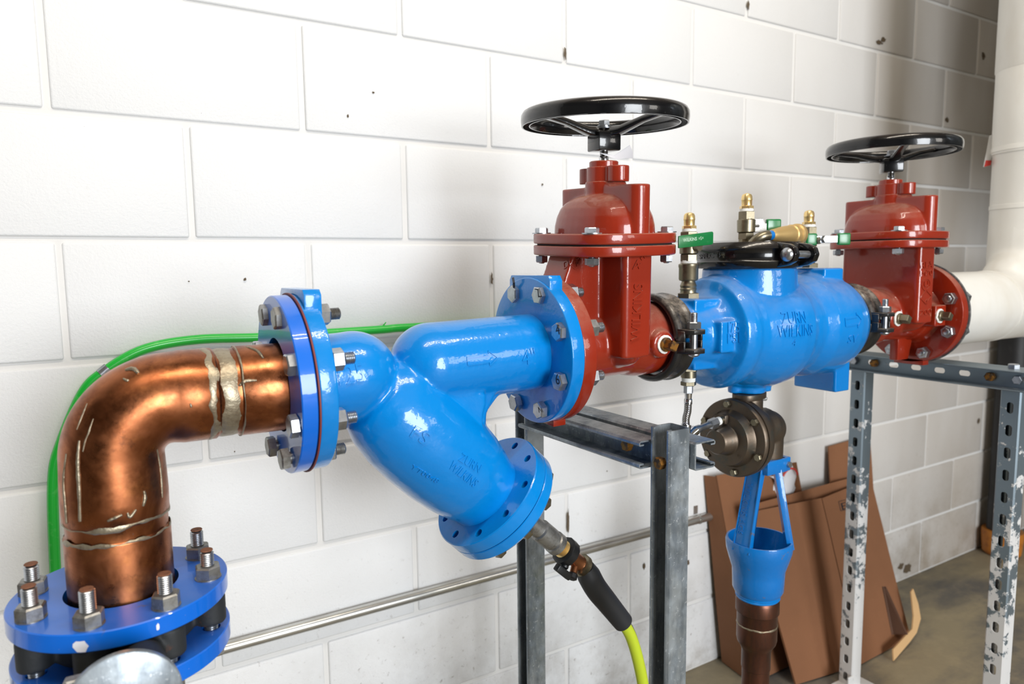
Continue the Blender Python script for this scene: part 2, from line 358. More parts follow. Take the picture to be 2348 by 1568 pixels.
# stains soaked into the paint (flat marks on the wall)
def wallmark(px, py, w, h, seed, mat=STAIN, ang=0):
    d = CF+CR*((px-1174)/FOC)-CU*((py-784)/FOC); t = (-.0016-CAM.y)/d.y; c = CAM+d*t
    rn = random.Random(seed); n = 14; poly = []
    for q in range(n):
        a = 2*PI*q/n; k2 = rn.uniform(.55, 1.1); x = math.cos(a)*w*k2; z = math.sin(a)*h*k2
        poly.append((x*math.cos(ang)-z*math.sin(ang), x*math.sin(ang)+z*math.cos(ang)))
    MB().prism(poly, c, (1, 0, 0), (0, 0, 1), .0004).build('stain_spot', mat, wb, smooth=None)
for q, a in enumerate([(1296, 122, .004, .016), (1303, 1195, .004, .034), (1128, 640, .003, .016), (1716, 12, .005, .012), (2016, 97, .020, .007), (2026, 91, .016, .008), (2255, 128, .013, .013), (2172, 275, .014, .010),
                       (562, 640, .003, .003), (856, 212, .003, .002), (798, 266, .002, .004), (433, 645, .0015, .0015), (1244, 423, .0025, .003), (538, 1035, .0015, .0015), (1477, 1298, .005, .010), (1577, 1290, .008, .009), (2082, 1303, .03, .022), (2066, 1300, .02, .015), (2244, 965, .01, .012), (851, 1065, .001, .001), (1392, 1080, .002, .002), (1163, 1162, .002, .002)]):
    wallmark(*a[:4], 50+q)

tk = root('shade_tank', (3.35, -1.15, 2.0), 'added grey tank out of view that shades the far upper wall', 'tank')  # added out of view, only to keep light off the far upper wall
MB().lathe([(0, .14), (.06, .34), (.14, .43), (.20, .46), (2.1, .46), (2.16, .43), (2.24, .34), (2.30, .14)], (2.22, -1.15, 1.80), (1, 0, 0), 48).build('shade_tank_shell', GALV, tk)
for x in (2.7, 4.0):
    MB().lathe([(-.02, .462), (-.02, .468), (.02, .468), (.02, .462)], (x, -1.15, 1.80), (1, 0, 0), 48, closed=True).build('strap', IRON, tk)
    MB().cyl((x, -1.15, 2.26), (x, -1.15, 3.45), .012).build('shade_tank_rod', ZINC, tk)
# ------------------------------------------------------------------ bolts
def bolt(par, p, ax, L, r=.0079, af=.0236, hh=.010, mat=ZINC, nut=None, nmat=None, tip=RUST, ph=.3, dome=False, local=False, name='bolt'):
    a = V(ax).normalized(); p = V(p); m = MB()
    if dome: m.lathe([(0, af*.52), (-.3*hh, af*.53), (-.7*hh, af*.4), (-hh, af*.12)], p, a, 20)
    else: m.hexa(p, -a, af, hh, .0016, ph)
    m.cyl(p, p+a*(L*.5), r, seg=16); m.thread(p+a*(L*.5), a, r, L*.5, .0022)
    b = m.build(name, mat, par, local=local)
    if nut is not None:
        n = MB().hexa(p+a*nut, a, af, af*.56, .0016, ph+.4)
        n.build('nut', nmat or mat, b, local=local)
    return b

# ------------------------------------------------------------------ lower left: stacked horizontal flanges and butterfly valve
CX, CY = .0470, -.4550
def ring(m, o, ax, r0, r1, t, ch=.0012, seg=96):
    return m.lathe([(0, r0), (0, r1-ch), (ch, r1), (t-ch, r1), (t, r1-ch), (t, r0)], o, ax, seg, closed=True)
ANG = [-21, 24, 69, 114, 159, 204, 249, 294]
cuts = lambda z0, z1, r=.0098: [MB().cyl((CX+.0953*math.cos(rad(a)), CY+.0953*math.sin(rad(a)), z0), (CX+.0953*math.cos(rad(a)), CY+.0953*math.sin(rad(a)), z1), r, seg=20) for a in ANG]
def merge(ms):
    m = MB()
    for q in ms: m.add(q.v, q.f)
    return m
fu = root('pipe_flange', (CX, CY, .779), 'upper horizontal blue flange ring around the vertical copper pipe', 'flange')
ring(MB(), (CX, CY, .779), (0, 0, 1), .0600, .1143, .0205).build('flange_ring', BLUE_F, fu)
MB().lathe([(.0, .0560), (.0, .078), (.004, .078), (.004, .0560)], (CX, CY, .7745), (0, 0, 1), 64, closed=True).build('stub_end', COPPER_D, fu)
for a in ANG:
    x = CX+.0953*math.cos(rad(a)); y = CY+.0953*math.sin(rad(a)); s_ = (.0, .003, .001, -.002)[int(a) % 4]
    b = MB().thread((x, y, .700), (0, 0, 1), .0079, .135+s_, .0023, 20).build('stud', ZINC, fu)
    MB().cyl((x, y, .8355+s_), (x, y, .8366+s_), .0071, .0066, 16).build('stud_end', RUST, b, smooth=None)
    MB().hexa((x, y, .8005), (0, 0, 1), .0262, .0148, .0018, a).build('nut', ZINCT, b)
    MB().lathe([(0, .0150), (.0012, .0150)], (x, y, .7996), (0, 0, 1), 20).build('washer', ZINCT, b)
    MB().hexa((x, y, .7165), (0, 0, -1), .0262, .0135, .0018, a+.3).build('lower_nut', ZINCT, b)
def rimspot(ang, w, h, z):
    m = MB(); n = 12; vs = []
    for q in range(n):
        t = 2*PI*q/n; kk = random.uniform(.8, 1.1); th = rad(ang)+w*math.cos(t)*kk/.1143
        vs.append((CX+.1146*math.cos(th), CY+.1146*math.sin(th), z+h*math.sin(t)*kk))
    m.add(vs, [tuple(range(n))]).build('paint_drip', WHITEPAINT, fu, smooth=None)
rimspot(-112, .0080, .0068, .7865); rimspot(-76, .0016, .0040, .7895)
fl = root('pipe_flange', (CX, CY, .7165), 'lower horizontal blue flange ring under the black valve body', 'flange')
ring(MB(), (CX, CY, .7165), (0, 0, 1), .0600, .1143, .0205).build('flange_ring', BLUE_F, fl, cut=merge(cuts(.70, .75, .0105)))
MB().lathe([(0, .0545), (-.20, .0545)], (CX, CY, .7165), (0, 0, 1), 48).build('pipe_stub', COPPER_D, fl)
bv = root('butterfly_valve', (CX, CY, .739), 'black cast iron butterfly valve clamped between two blue flanges', 'valve')
m = MB(); m.lathe([(0, .056), (0, .074), (.004, .079), (.036, .079), (.040, .074), (.040, .056)], (CX, CY, .7385), (0, 0, 1), 72, closed=True)
for a in ANG:
    x = CX+.0953*math.cos(rad(a)); y = CY+.0953*math.sin(rad(a)); lo = .7425 if (int(a) % 2) else .7445
    m.cyl((x, y, .7445), (x, y, .7788), .0178, seg=28, ch=.0015)
    xi = CX+.070*math.cos(rad(a)); yi = CY+.070*math.sin(rad(a)); m.box(((x+xi)/2, (y+yi)/2, .7615), (.04, .026, .030), Matrix.Rotation(rad(a), 3, 'Z'))
NX = V((.10, -1, 0)).normalized()
m.cyl(V((CX, CY, .7585))+NX*.07, V((CX, CY, .7585))+NX*.150, .021, seg=28)
m.build('valve_body', IRON, bv, remesh=.0022, sm=4, smooth=60)
dc = V((.0385, -.628, .7505)); DN = V((-.02, -1, .05)).normalized()
m = MB(); m.lathe([(0, .048), (.002, .0515), (.008, .0515), (.009, .050), (.009, .0)], dc-DN*.004, DN, 64); m.build('neck_plate', GALV, bv)
MB().lathe([(0, .0165), (.008, .0165), (.010, .015), (.010, .0115), (.004, .0115)], dc+DN*.004, DN, 40).build('packing_ring', BRONZEB, bv)
MB().lathe([(0, .0112), (.010, .0112), (.013, .0085)], dc+DN*.003, DN, 24).build('shaft_end', ZINC, bv)
_, du, dw = frame(DN)
for a in (35, 145, 215, 325):
    pass
b1 = dc+V((-.034, 0, .016))+DN*.004
MB().cyl(b1-DN*.012, b1+DN*.008, .0085, seg=20, ch=.002).build('plate_bolt', ZINC, bv)
b1 = dc+V((-.040, .016, .022)); MB().hexa(b1, DN, .022, .012).build('plate_nut', ZINCT, bv)

# ------------------------------------------------------------------ copper elbow
ce = root('copper_elbow', (CX, CY, .78), 'large copper pipe elbow with grey solder drips at the left', 'pipe fitting')
HZ = 1.0170; cb = V((.1105, CY, .9535)); RB = .0635; VX = CX
path = [V((VX, CY, z)) for z in (.775, .800, .866, .8675, .869, .884, .8855, .887, .91, .93)]; rr = [.0555, .0555, .0555, .0553, .0532, .0532, .0540, .0552, .0556, .0550]
for i in range(0, 25):
    t = rad(180-90*i/24); path.append(cb+V((math.cos(t), 0, math.sin(t)))*RB)
    rr.append(.0540-.0004*math.sin(PI*i/24))
for x, r_ in ((.117, .0548), (.122, .0557), (.157, .0558), (.1585, .0548), (.160, .0534), (.1835, .0534), (.1845, .0555), (.1855, .0560), (.24, .0560), (.256, .0560)):
    path.append(V((x, CY, HZ))); rr.append(r_)
path[10] = path[10]
MB().tube(path, rr, 64).build('elbow', COPPER, ce, smooth=50)
def band(o, ax, w, r, seed, noisy=.006, t=.0011):
    a, u, w_ = frame(ax); n = 72; vs = []; o = V(o); rn = V((seed*3.1, seed*1.7, 0))
    for j in range(n):
        th = 2*PI*j/n; d = u*math.cos(th)+w_*math.sin(th)
        e0 = noise.noise(rn+d*2.2)*noisy+noise.noise(rn+d*7)*noisy*.4; e1 = noise.noise(rn+d*2.7+V((9, 0, 0)))*noisy+noise.noise(rn+d*8)*noisy*.4
        s0 = -w/2+e0; s1 = max(w/2+e1, s0+.001)
        for s_, hh in ((s0, -.0005), (s0+(s1-s0)*.25, t), (s0+(s1-s0)*.75, t*.8), (s1, -.0005)): vs.append(o+a*s_+d*(r+hh))
    fs = [(j*4+q, j*4+q+1, ((j+1) % n)*4+q+1, ((j+1) % n)*4+q) for j in range(n) for q in range(3)]
    m = MB(); m.add(vs, fs); return m
band((.1705, CY, HZ), (1, 0, 0), .0215, .0536, 1, .005, .0008).build('solder_band', SOLDER, ce, smooth=80)
band((.152, CY, HZ), (1, 0, 0), .010, .0557, 2, .007, .0007).build('solder_smear', SOLDER, ce, smooth=80)
band((.1855, CY, HZ), (1, 0, 0), .0022, .0560, 3, .0016, .0008).build('solder_seam', SOLDER, ce, smooth=80)
band((VX, CY, .8860), (0, 0, 1), .0040, .0552, 4, .006, .0005).build('solder_seam', SOLDER, ce, smooth=80)
band((VX, CY, .8670), (0, 0, 1), .0034, .0553, 5, .005, .0005).build('solder_seam', SOLDER, ce, smooth=80)
TCE = bvh([o for o in ce.children])
def drip(pts, w, par=ce, mat=SOLDER, tree=None, name='solder_drip'):
    P = []
    for a in spline([V((p[0], p[1], 0)) for p in pts], 6):
        q, n_ = seen(tree or TCE, a.x, a.y)
        if q is not None: P.append(q)
    if len(P) > 2:
        n = len(P); MB().tube(P, [w*(.55+.45*math.sin(PI*min(1, (i+.6)/n*.9)))*random.uniform(.85, 1.15) for i in range(n)], 8).build(name, mat, par, smooth=80)
drip([(182, 1010), (179, 1060), (182, 1130), (184, 1195)], .0022); drip([(152, 1040), (146, 1100), (150, 1160), (153, 1200)], .0016)
drip([(360, 1030), (368, 1080), (372, 1140)], .0014); drip([(200, 925), (188, 955), (176, 985)], .0010); drip([(214, 960), (200, 1000)], .0009); drip([(207, 985), (196, 1010), (190, 1035)], .0010)
drip([(288, 848), (306, 846), (318, 856)], .0026); drip([(283, 868), (290, 872), (296, 872)], .0016); drip([(548, 885), (562, 874), (588, 872)], .0022); drip([(565, 795), (590, 805), (604, 822)], .0020)
drip([(330, 1125), (332, 1140), (328, 1160)], .0022); drip([(292, 1175), (298, 1185), (312, 1168)], .0018); drip([(246, 1195), (262, 1188), (280, 1180)], .0020); drip([(436, 925), (438, 930), (438, 934)], .0012)
m = MB()
# ------------------------------------------------------------------ vertical lap flange
A0 = V((1, 0, .032)).normalized()
def onax(x, zc=None): return V((x, -.455+(x-.27)*.012, 1.0205+(x-.26)*.0395))
lf = root('pipe_flange', onax(.236), 'dark blue flange ring on the horizontal copper pipe end', 'flange')
ring(MB(), onax(.236), A0, .0605, .1143, .0190).build('flange_ring', BLUE_F, lf)
MB().lathe([(0, .0562), (0, .079), (.004, .079), (.004, .0562)], onax(.2515), A0, 64, closed=True).build('stub_end', COPPER_D, lf)
for q in range(8):
    t = rad(22.5+45*q); d = V((0, math.cos(t), math.sin(t)))*.0953
    bolt(lf, onax(.236)+d, A0, .0735, .0078, .0245, .0105, ZINCT if q in (1, 2, 5, 6, 7) else ZINC, nut=.0445, nmat=ZINC, ph=q*.7)
gk = tag(ring(MB(), onax(.2556), A0, .058, .1165, .0022, .0003).build('gasket', GASKET, smooth=30), 'thin red rubber gasket squeezed between the dark blue flange and the strainer', 'gasket')
# ------------------------------------------------------------------ Y strainer
ys = root('y_strainer', onax(.258), 'bright blue cast iron Y strainer between copper pipe and first red valve', 'strainer')
LA = V((.7071, 0, -.7071)); L0 = V((.330, -.454, 1.029))
m = MB()
m.lathe([(0, .0590), (.055, .0590), (.075, .0600)], onax(.262), A0, 48)
m.sphere(onax(.335)-V((0, 0, .001)), .0605, 40)
m.lathe([(0, .0600), (.18, .0590)], onax(.452), A0, 64); m.sphere(onax(.452), .0602, 48)
m.lathe([(.035, .030), (.05, .058), (.075, .0690), (.11, .0760), (.15, .0780), (.195, .0770), (.235, .0730), (.262, .0670), (.282, .0615), (.30, .0600)], L0, LA, 56)
m.sphere(V((.40, -.454, .975)), .066, 32)
for hw_, k_ in ((.046, .3), (.036, .6), (.024, .85), (.012, 1.)):
    m.prism([(.455, 1.00), (.49+.085*k_, .985), (.50+.052*k_, .968), (.50+.036*k_, .952), (.50+.032*k_, .925), (.47, .92)], (0, -.454+hw_, 0), (1, 0, 0), (0, 0, 1), hw_*2)
m.build('strainer_body', BLUE, ys, remesh=.0026, sm=9, smooth=70)
f1 = MB(); ring(f1, onax(.2580), A0, .05, .1143, .0215)
f1.add(*(lambda mm: (mm.v, mm.f))(MB().prism([(-.060, .080), (.060, .080), (.060, .1150), (.053, .1215), (-.053, .1215), (-.060, .1150)], onax(.2580), (0, -1, 0), (0, 0, 1), -.0215)))
f1.build('inlet_flange', BLUE, ys, bevel=(.0012, 2))
f2 = MB(); ring(f2, onax(.6225), A0, .05, .1143, .0225)
f2.add(*(lambda mm: (mm.v, mm.f))(MB().prism([(-.058, .080), (.058, .080), (.058, .1100), (.053, .1175), (-.053, .1175), (-.058, .1100)], onax(.6225), (0, -1, 0), (0, 0, 1), -.0225)))
f2.build('outlet_flange', BLUE, ys, bevel=(.0012, 2))
LC = lambda s, up=.005: L0+LA*s+V((.7071, 0, .7071))*up
hol = []
_, lu, lw = frame(LA)
for q in range(10):
    t = 2*PI*(q+.35)/10; d = (lu*math.cos(t)+lw*math.sin(t))*.0815; hol.append(MB().cyl(LC(.28)+d, LC(.3115)+d, .0062, seg=20))
ring(MB(), LC(.290), LA, .04, .0975, .0225, .0015).build('cover_flange', BLUE, ys, cut=merge(hol))
cp = MB(); cp.lathe([(0, .0965), (.0012, .0975), (.0165, .0975), (.0200, .0950), (.0220, .090), (.0220, .030), (.0300, .028), (.0340, .022)], LC(.3130), LA, 96); cp.build('strainer_cap', BLUE, ys)
for q in range(10):
    t = 2*PI*(q+.35)/10; d = (lu*math.cos(t)+lw*math.sin(t))*.0815
    MB().hexa(LC(.3345)+d, LA, .0190, .0105, .0018, q).build('cap_bolt', NICKEL, ys)
TY = bvh([o for o in ys.children if o.name.startswith('strainer_body')])
emboss('raised_lettering', '125', TY, (778, 884), (836, 874), BLUE, ys, h=.0235, relief=.0014, bold=-.01)
emboss('raised_lettering', '4"', TY, (1198, 838), (1229, 831), BLUE, ys, h=.022, relief=.0014)
emboss('raised_lettering', 'FS', TY, (938, 1000), (974, 1020), BLUE, ys, h=.017, relief=.0016)
emboss('raised_lettering', 'YT0048', TY, (940, 1072), (1002, 1108), BLUE, ys, h=.0075, relief=.0012)
emboss('raised_lettering', 'ZURN', TY, (1050, 1055), (1096, 1084), BLUE, ys, h=.012, relief=.0012)
emboss('raised_lettering', 'WILKINS', TY, (1026, 1072), (1086, 1118), BLUE, ys, h=.013, relief=.0012)
emboss('flow_arrow', arrowmesh(), TY, (1072, 846), (1142, 836), BLUE, ys, h=.022, relief=.0011)
for q in range(8):
    t = rad(22.5+45*q); d = V((0, math.cos(t), math.sin(t)))*.0953
    b = bolt(ys, onax(.6222)+d, A0, .0750, .0078, .0245, .0105, ZINC, nut=.0475, ph=q*.5, name='bolt')
# markings inked on the bolt heads
TB = bvh([o for o in ys.children if o.name.startswith('bolt')])
for s_, a, b in (('1', (1180, 672), (1185, 671)), ('L', (1234, 681), (1243, 680)), ('4', (1276, 768), (1285, 766)), ('6', (1276, 882), (1284, 881)), ('N', (1236, 946), (1246, 944))):
    emboss('pen_mark', s_, TB, a, b, INK, ys, relief=.0003)
# ------------------------------------------------------------------ drain nipple, hose shutoff, hose
dn = root('drain_nipple', LC(.34), 'grey threaded drain nipple screwed into the strainer cap', 'pipe fitting')
D0 = LC(.338, -.010); HA = V((.66, 0, -.62)).normalized()
D0 = V((.6230, -.462, .7530)); 
m = MB(); m.lathe([(-.02, .0150), (.010, .0150), (.012, .0182), (.040, .0182), (.042, .0165), (.047, .0165), (.049, .0190), (.060, .0190), (.062, .015)], D0, HA, 28); m.cyl(LC(.333, .0), D0+HA*.004, .0125, seg=24); m.hexa(LC(.345, 0), LA, .040, .012); m.build('nipple', ZINCT, dn)
bz = root('hose_shutoff', D0+HA*.062, 'brass hose shutoff with black twist handles below the strainer', 'valve')
m = MB(); m.thread(D0+HA*.060, HA, .0150, .018, .0025, 24); m.build('brass_thread', BRASS, bz)
MB().lathe([(0, .0190), (.002, .0225), (.016, .0225), (.018, .0190)], D0+HA*.074, HA, 12, fn=lambda t, th: 1+.05*math.cos(th*12)).build('swivel_collar', BLKPL, bz)
MB().lathe([(0, .0165), (.006, .0130), (.030, .0125), (.032, .0135)], D0+HA*.091, HA, 24).build('valve_barrel', BRONZEB, bz)
MB().thread(D0+HA*.122, HA, .0185, .013, .0028, 24).build('hose_coupling', NICKEL, bz)
side = V((-.55, -.35, -.65)).normalized()
k0 = D0+HA*.112; MB().cyl(k0, k0+side*.026, .0062, seg=16).build('drain_stem', BRONZEB, bz)
MB().lathe([(0, .007), (.002, .0090), (.009, .0090), (.011, .006)], k0+side*.022, side, 10).build('drain_knob', BLKPL, bz)
k0 = D0+HA*.088; m = MB(); m.cyl(k0, k0+side*.026, .007, seg=16); m.box(k0+side*.032, (.034, .012, .012), frame(HA)[0].to_track_quat('X', 'Z').to_matrix()); m.build('lever_handle', BLKPL, bz, bevel=(.002, 2))
hs = root('garden_hose', D0+HA*.135, 'lime green hose with black rubber strain relief sleeve', 'hose')
g0 = D0+HA*.136
G = spline([g0, V((.7440, -.462, .6200)), V((.7720, -.462, .5830)), V((.8060, -.462, .5390))], 8)
n = len(G); MB().tube(G, [.0160+.004*min(1, i/3)-.0042*max(0, i/n-.45) for i in range(n)], 28).build('grip_sleeve', RUBBER, hs)
H = spline([G[-2], V((.826, -.462, .503)), V((.850, -.460, .43)), V((.885, -.45, .30)), V((.95, -.42, .12)), V((1.02, -.38, .016)), V((1.25, -.30, .012)), V((1.42, -.36, .012))], 8)
MB().tube(H, .0105, 20).build('hose', LIME, hs)
# the black guide stripe along the hose
MB().tube([p+V((.0088, .0, .0058)) for p in H[:30]], .0015, 6).build('hose_stripe', RUBBER, hs)
# ------------------------------------------------------------------ gate valves (s = side of the flange along x, local coordinates)
def superell(a, b, n, N=64):
    out = []
    for i in range(N):
        t = 2*PI*i/N; c, s_ = math.cos(t), math.sin(t)
        out.append((a*abs(c)**(2/n)*(1 if c > 0 else -1), b*abs(s_)**(2/n)*(1 if s_ > 0 else -1)))
    return out
def gate(loc, rot, s, label, spoke, lf_, lh, name='gate_valve'):
    g = root(name, loc, label, 'valve', rot=rot)
    X, Y, Z = (1, 0, 0), (0, 1, 0), (0, 0, 1)
    m = MB()
    m.cyl((-s*lh, 0, 0), (s*(lf_-.01), 0, 0), .0570, seg=48)
    m.lathe([(0, .0630), (.055, .0640), (.075, .0600), (.085, .055)], (-s*lh, 0, 0), (s, 0, 0), 48)
    m.prism(rrect(.0295, .090, .009), (0, 0, -.012), X, Y, .164); m.sphere((0, 0, -.012), .088, 28, (.33, 1.0, .30))
    # sloping web from the flange up to the bonnet flange
    w = .020
    m.prism([(s*.0, .150), (s*.085, .150), (s*(lf_-.012), .085), (s*(lf_-.012), .0), (0, 0)], (0, -w*1.6, 0), X, Z, -w*3.2)
    m.lathe([(0, .060), (.02, .062), (.040, .078), (.046, .080)], (s*(lf_-.052), 0, 0), (s, 0, 0), 40)
    if s < 0:
        m.lathe([(0, .024), (.020, .024), (.024, .020)], (-s*.072, -.048, .0), (0, -1, 0), 28)
    else:
        m.lathe([(0, .022), (.018, .022), (.021, .019)], (-s*.072, -.050, .0), (0, -1, 0), 28)
        m.box((.072, -.062, .0), (.044, .044, .046))
    body = m.build('valve_body', RED, g, local=True, remesh=.0028, sm=7, smooth=70)
    # pipe flange with its foot lug
    f = MB(); ring(f, (s*lf_, 0, 0), (-s, 0, 0), .045, .1143, .0235)
    f.prism([(-.034, -.105), (.034, -.105), (.034, -.1185), (-.034, -.1185)], (s*lf_, 0, 0), (0, 1, 0), Z, -.0235*s if True else 0)
    f.build('pipe_flange', RED, g, local=True, bevel=(.0012, 2))
    if s > 0:
        r2 = MB(); r2.prism([(0, 0), (.0, -.05), (.045, -.05), (.06, 0)], (s*(lf_-.0235)-.062, -.010, -.055), X, Z, -.02); r2.build('rib', RED, g, local=True, bevel=(.003, 2))
    for nm, z0 in (('body_flange', .1475), ('bonnet_flange', .1660)):
        MB().prism(superell(.1005, .1075, 3.0), (0, 0, z0), X, Y, .0160).build(nm, RED, g, local=True, bevel=(.0024, 3), smooth=40)
    MB().prism(superell(.095, .102, 3.0), (0, 0, .1630), X, Y, .0035).build('bonnet_gasket', DARK, g, local=True)
    # bonnet: dome, cross web, neck
    m = MB(); z0 = .172
    pr = [(.0, 1.0), (.022, .985), (.036, .94), (.050, .85), (.060, .72), (.067, .54), (.071, .30)]
    vs = []; N = 48
    for t, kk in pr:
        for x, y in superell(.066*kk**.8, .093*kk**.9, 2.4, N): vs.append((x, y, z0+t))
    fs = [(i*N+j, i*N+(j+1) % N, (i+1)*N+(j+1) % N, (i+1)*N+j) for i in range(len(pr)-1) for j in range(N)]+[tuple(range(N-1, -1, -1)), tuple(range((len(pr)-1)*N, len(pr)*N))]
    m.add(vs, fs)
    m.prism(rrect(.0190, .1010, .0185, 8), (0, 0, z0), X, Y, .0840)
    m.cyl((0, 0, z0), (0, 0, .264), .030, seg=40); m.cyl((0, -.030, z0), (0, -.030, .262), .0165, seg=28)
    m.build('bonnet', RED, g, local=True, remesh=.0022, sm=5, smooth=70)
    m = MB(); pl = []
    m.prism(superell(.0275, .0275, 2), (0, 0, .2620), X, Y, .0250); m.prism(superell(.0175, .0175, 2), (0, -.036, .2620), X, Y, .0250); m.prism(superell(.0175, .0175, 2), (0, .036, .2620), X, Y, .0250)
    m.bb((-.0150, -.036, .2620), (.0150, .036, .2868)); m.build('gland_plate', RED, g, local=True, remesh=.0016, sm=3, smooth=50)
    MB().lathe([(0, .0235), (.0090, .0235), (.0105, .0215)], (0, 0, .2860), Z, 40).build('gland_cap', RED, g, local=True)
    for sx in (-1, 1):
        for sy in (-1, 1):
            p = (sx*.076, sy*.068, .1838); MB_ = MB().lathe([(-.0018, .0155), (0, .0155)], p, Z, 24)
            b = bolt(g, p, (0, 0, -1), .0520, .0055, .0190, .0080, ZINC, nut=.0385, local=True, ph=.25+sx*.2+sy*.1, name='bonnet_bolt')
            MB_.build('washer', ZINC, b, local=True)
    MB().lathe([(0, .0078), (.008, .0078), (.010, .0066), (.055, .0066)], (0, 0, .2960), Z, 20).build('stem', STEEL, g, local=True)
    # hand wheel
    zr = .3640; m = MB()
    m.lathe([(-.0115, .1185), (-.0115, .1205), (.000, .1212), (.0050, .1250), (-.001, .1290), (-.0125, .1300), (-.0125, .1322), (-.004, .1335), (.004, .1330), (.0095, .1300), (.0120, .1255), (.0115, .1200), (.0085, .1165), (.0030, .1150), (-.004, .1155)], (0, 0, zr), Z, 96, closed=True)
    hw = m.build('handwheel', BLACK, g, local=True, smooth=45)
    m = MB(); Rz = Matrix.Rotation(rad(spoke), 3, 'Z')
    hubz = zr-.0210
    vs = []
    for x_, y_ in ((-1, -1), (1, -1), (1, 1), (-1, 1)): pass
    m.box((0, 0, hubz-.0160), (.0400, .0400, .0300), Rz)
    m.build('hub', BLACK, g, local=True, bevel=(.0025, 2))
    for q in range(3):
        a = rad(spoke+120*q); d = V((math.cos(a), math.sin(a), 0)); w_ = V((-d.y, d.x, 0)); m = MB()
        st = [(.006, hubz-.002, .0105, .016), (.030, hubz-.000, .0090, .012), (.070, zr-.008, .0072, .009), (.108, zr+.0, .0075, .008), (.118, zr+.001, .0095, .009)]
        vs = []
        for R_, z, hw_, hh in st:
            c = d*R_+V((0, 0, z)); vs += [c-w_*hw_-V((0, 0, hh*.55)), c+w_*hw_-V((0, 0, hh*.55)), c+w_*hw_+V((0, 0, hh*.1)), c+w_*.0035+V((0, 0, hh*.6)), c-w_*.0035+V((0, 0, hh*.6)), c-w_*hw_+V((0, 0, hh*.1))]
        fs = [(i*6+j, i*6+(j+1) % 6, (i+1)*6+(j+1) % 6, (i+1)*6+j) for i in range(len(st)-1) for j in range(6)]+[(5, 4, 3, 2, 1, 0), tuple(range((len(st)-1)*6, len(st)*6))]
        m.add(vs, fs).build('spoke', BLACK, g, local=True, bevel=(.0016, 2), smooth=50)
    m = MB(); m.lathe([(0, .0150), (.0018, .0150)], (0, 0, hubz+.0040), Z, 28); m.lathe([(0, .0108), (.0030, .0112), (.0036, .0100)], (0, 0, hubz+.0058), Z, 28); m.hexa((0, 0, hubz+.0094), Z, .0165, .0078, .0012, .4); m.build('wheel_bolt', ZINC, g, local=True)
    # square head plugs
    for px, on in (((-s*.072), True), ((s*.066), s > 0)):
        if on:
            yy = -.072 if px*s < 0 else -.084
            m = MB(); m.cyl((px, yy, 0), (px, yy-.008, 0), .0118, seg=20); m.box((px, yy-.016, 0), (.0150, .0180, .0150), Matrix.Rotation(.5, 3, 'Y')); m.build('square_plug', NICKEL if s > 0 else m_plug, g, local=True, bevel=(.0012, 1))
            MB().tube([V((px+.0135*math.cos(t*.42), yy-.0012+random.uniform(-.001, .001), .0135*math.sin(t*.42))) for t in range(0, 13)], .0026, 6).build('thread_tape', TAPE, g, local=True)
    return g
m_ = Mat('rusty_plug', lin(150, 104, 44), .5, .7); m_.mix(m_.ramp(m_.noise(120, 4), .45, .6), lin(86, 66, 48)); m_plug = m_.m
gv1 = gate((.7700, -.4475, 1.0370), (rad(2.6), rad(-1.6), 0), -1, 'nearer dark red gate valve with black handwheel, lettered face, bolted to the strainer', 171-60-60+120, .1235, .1150)
gv2 = gate((1.5580, -.4640, 1.0470), (0, 0, 0), 1, 'farther dark red gate valve with black handwheel beside the white pipe', 226, .1270, .1280)
T1 = bvh([o for o in gv1.children if o.name.startswith('valve_body')])
emboss('raised_lettering', 'WILKINS', T1, (1466, 781), (1474, 650), RED, gv1, h=.0185, relief=.0018)
emboss('raised_lettering', '4"', T1, (1452, 624), (1484, 604), RED, gv1, h=.015, relief=.0016)
emboss('raised_lettering', 'DI', T1, (1293, 617), (1312, 610), RED, gv1, h=.012, relief=.0014)
emboss('raised_lettering', '125', T1, (1318, 618), (1332, 592), RED, gv1, h=.009, relief=.0014)
T2 = bvh([o for o in gv2.children if o.name.startswith('valve_body')])
emboss('raised_lettering', 'RLA', T2, (2109, 616), (2137, 613), RED, gv2, h=.013, relief=.0016)
emboss('raised_lettering', 'M70', T2, (2109, 634), (2137, 631), RED, gv2, h=.012, relief=.0016)
emboss('raised_lettering', 'O', T2, (2112, 668), (2134, 665), RED, gv2, h=.028, relief=.0012)
emboss('raised_lettering', 'U', T2, (2118, 658), (2128, 656), RED, gv2, h=.012, relief=.0016)
dm = MB()
emboss('raised_lettering', '4', T2, (2118, 698), (2127, 696), RED, gv2, h=.011, relief=.0016)
def outline(pts, wv=.05, n=4):
    mm = MB()
    for i in range(len(pts)):
        a = V((*pts[i], 0)); b = V((*pts[(i+1) % len(pts)], 0)); d = (b-a).normalized(); w = V((-d.y, d.x, 0))*wv
        for kk in range(n):
            p = a+(b-a)*(kk/n); q = a+(b-a)*((kk+1)/n); z1 = V((0, 0, 1))
            mm.add([p-w-z1, q-w-z1, q+w-z1, p+w-z1, p-w+z1, q-w+z1, q+w+z1, p+w+z1], [(3, 2, 1, 0), (4, 5, 6, 7), (0, 1, 5, 4), (1, 2, 6, 5), (2, 3, 7, 6), (3, 0, 4, 7)])
    return mm.v, mm.f
emboss('raised_diamond', outline([(0, .5), (.5, 0), (1, .5), (.5, 1)]), T2, (2108, 700), (2136, 695), RED, gv2, h=.032, relief=.0014)
emboss('raised_lettering', '200', T2, (2108, 724), (2134, 720), RED, gv2, h=.012, relief=.0016)
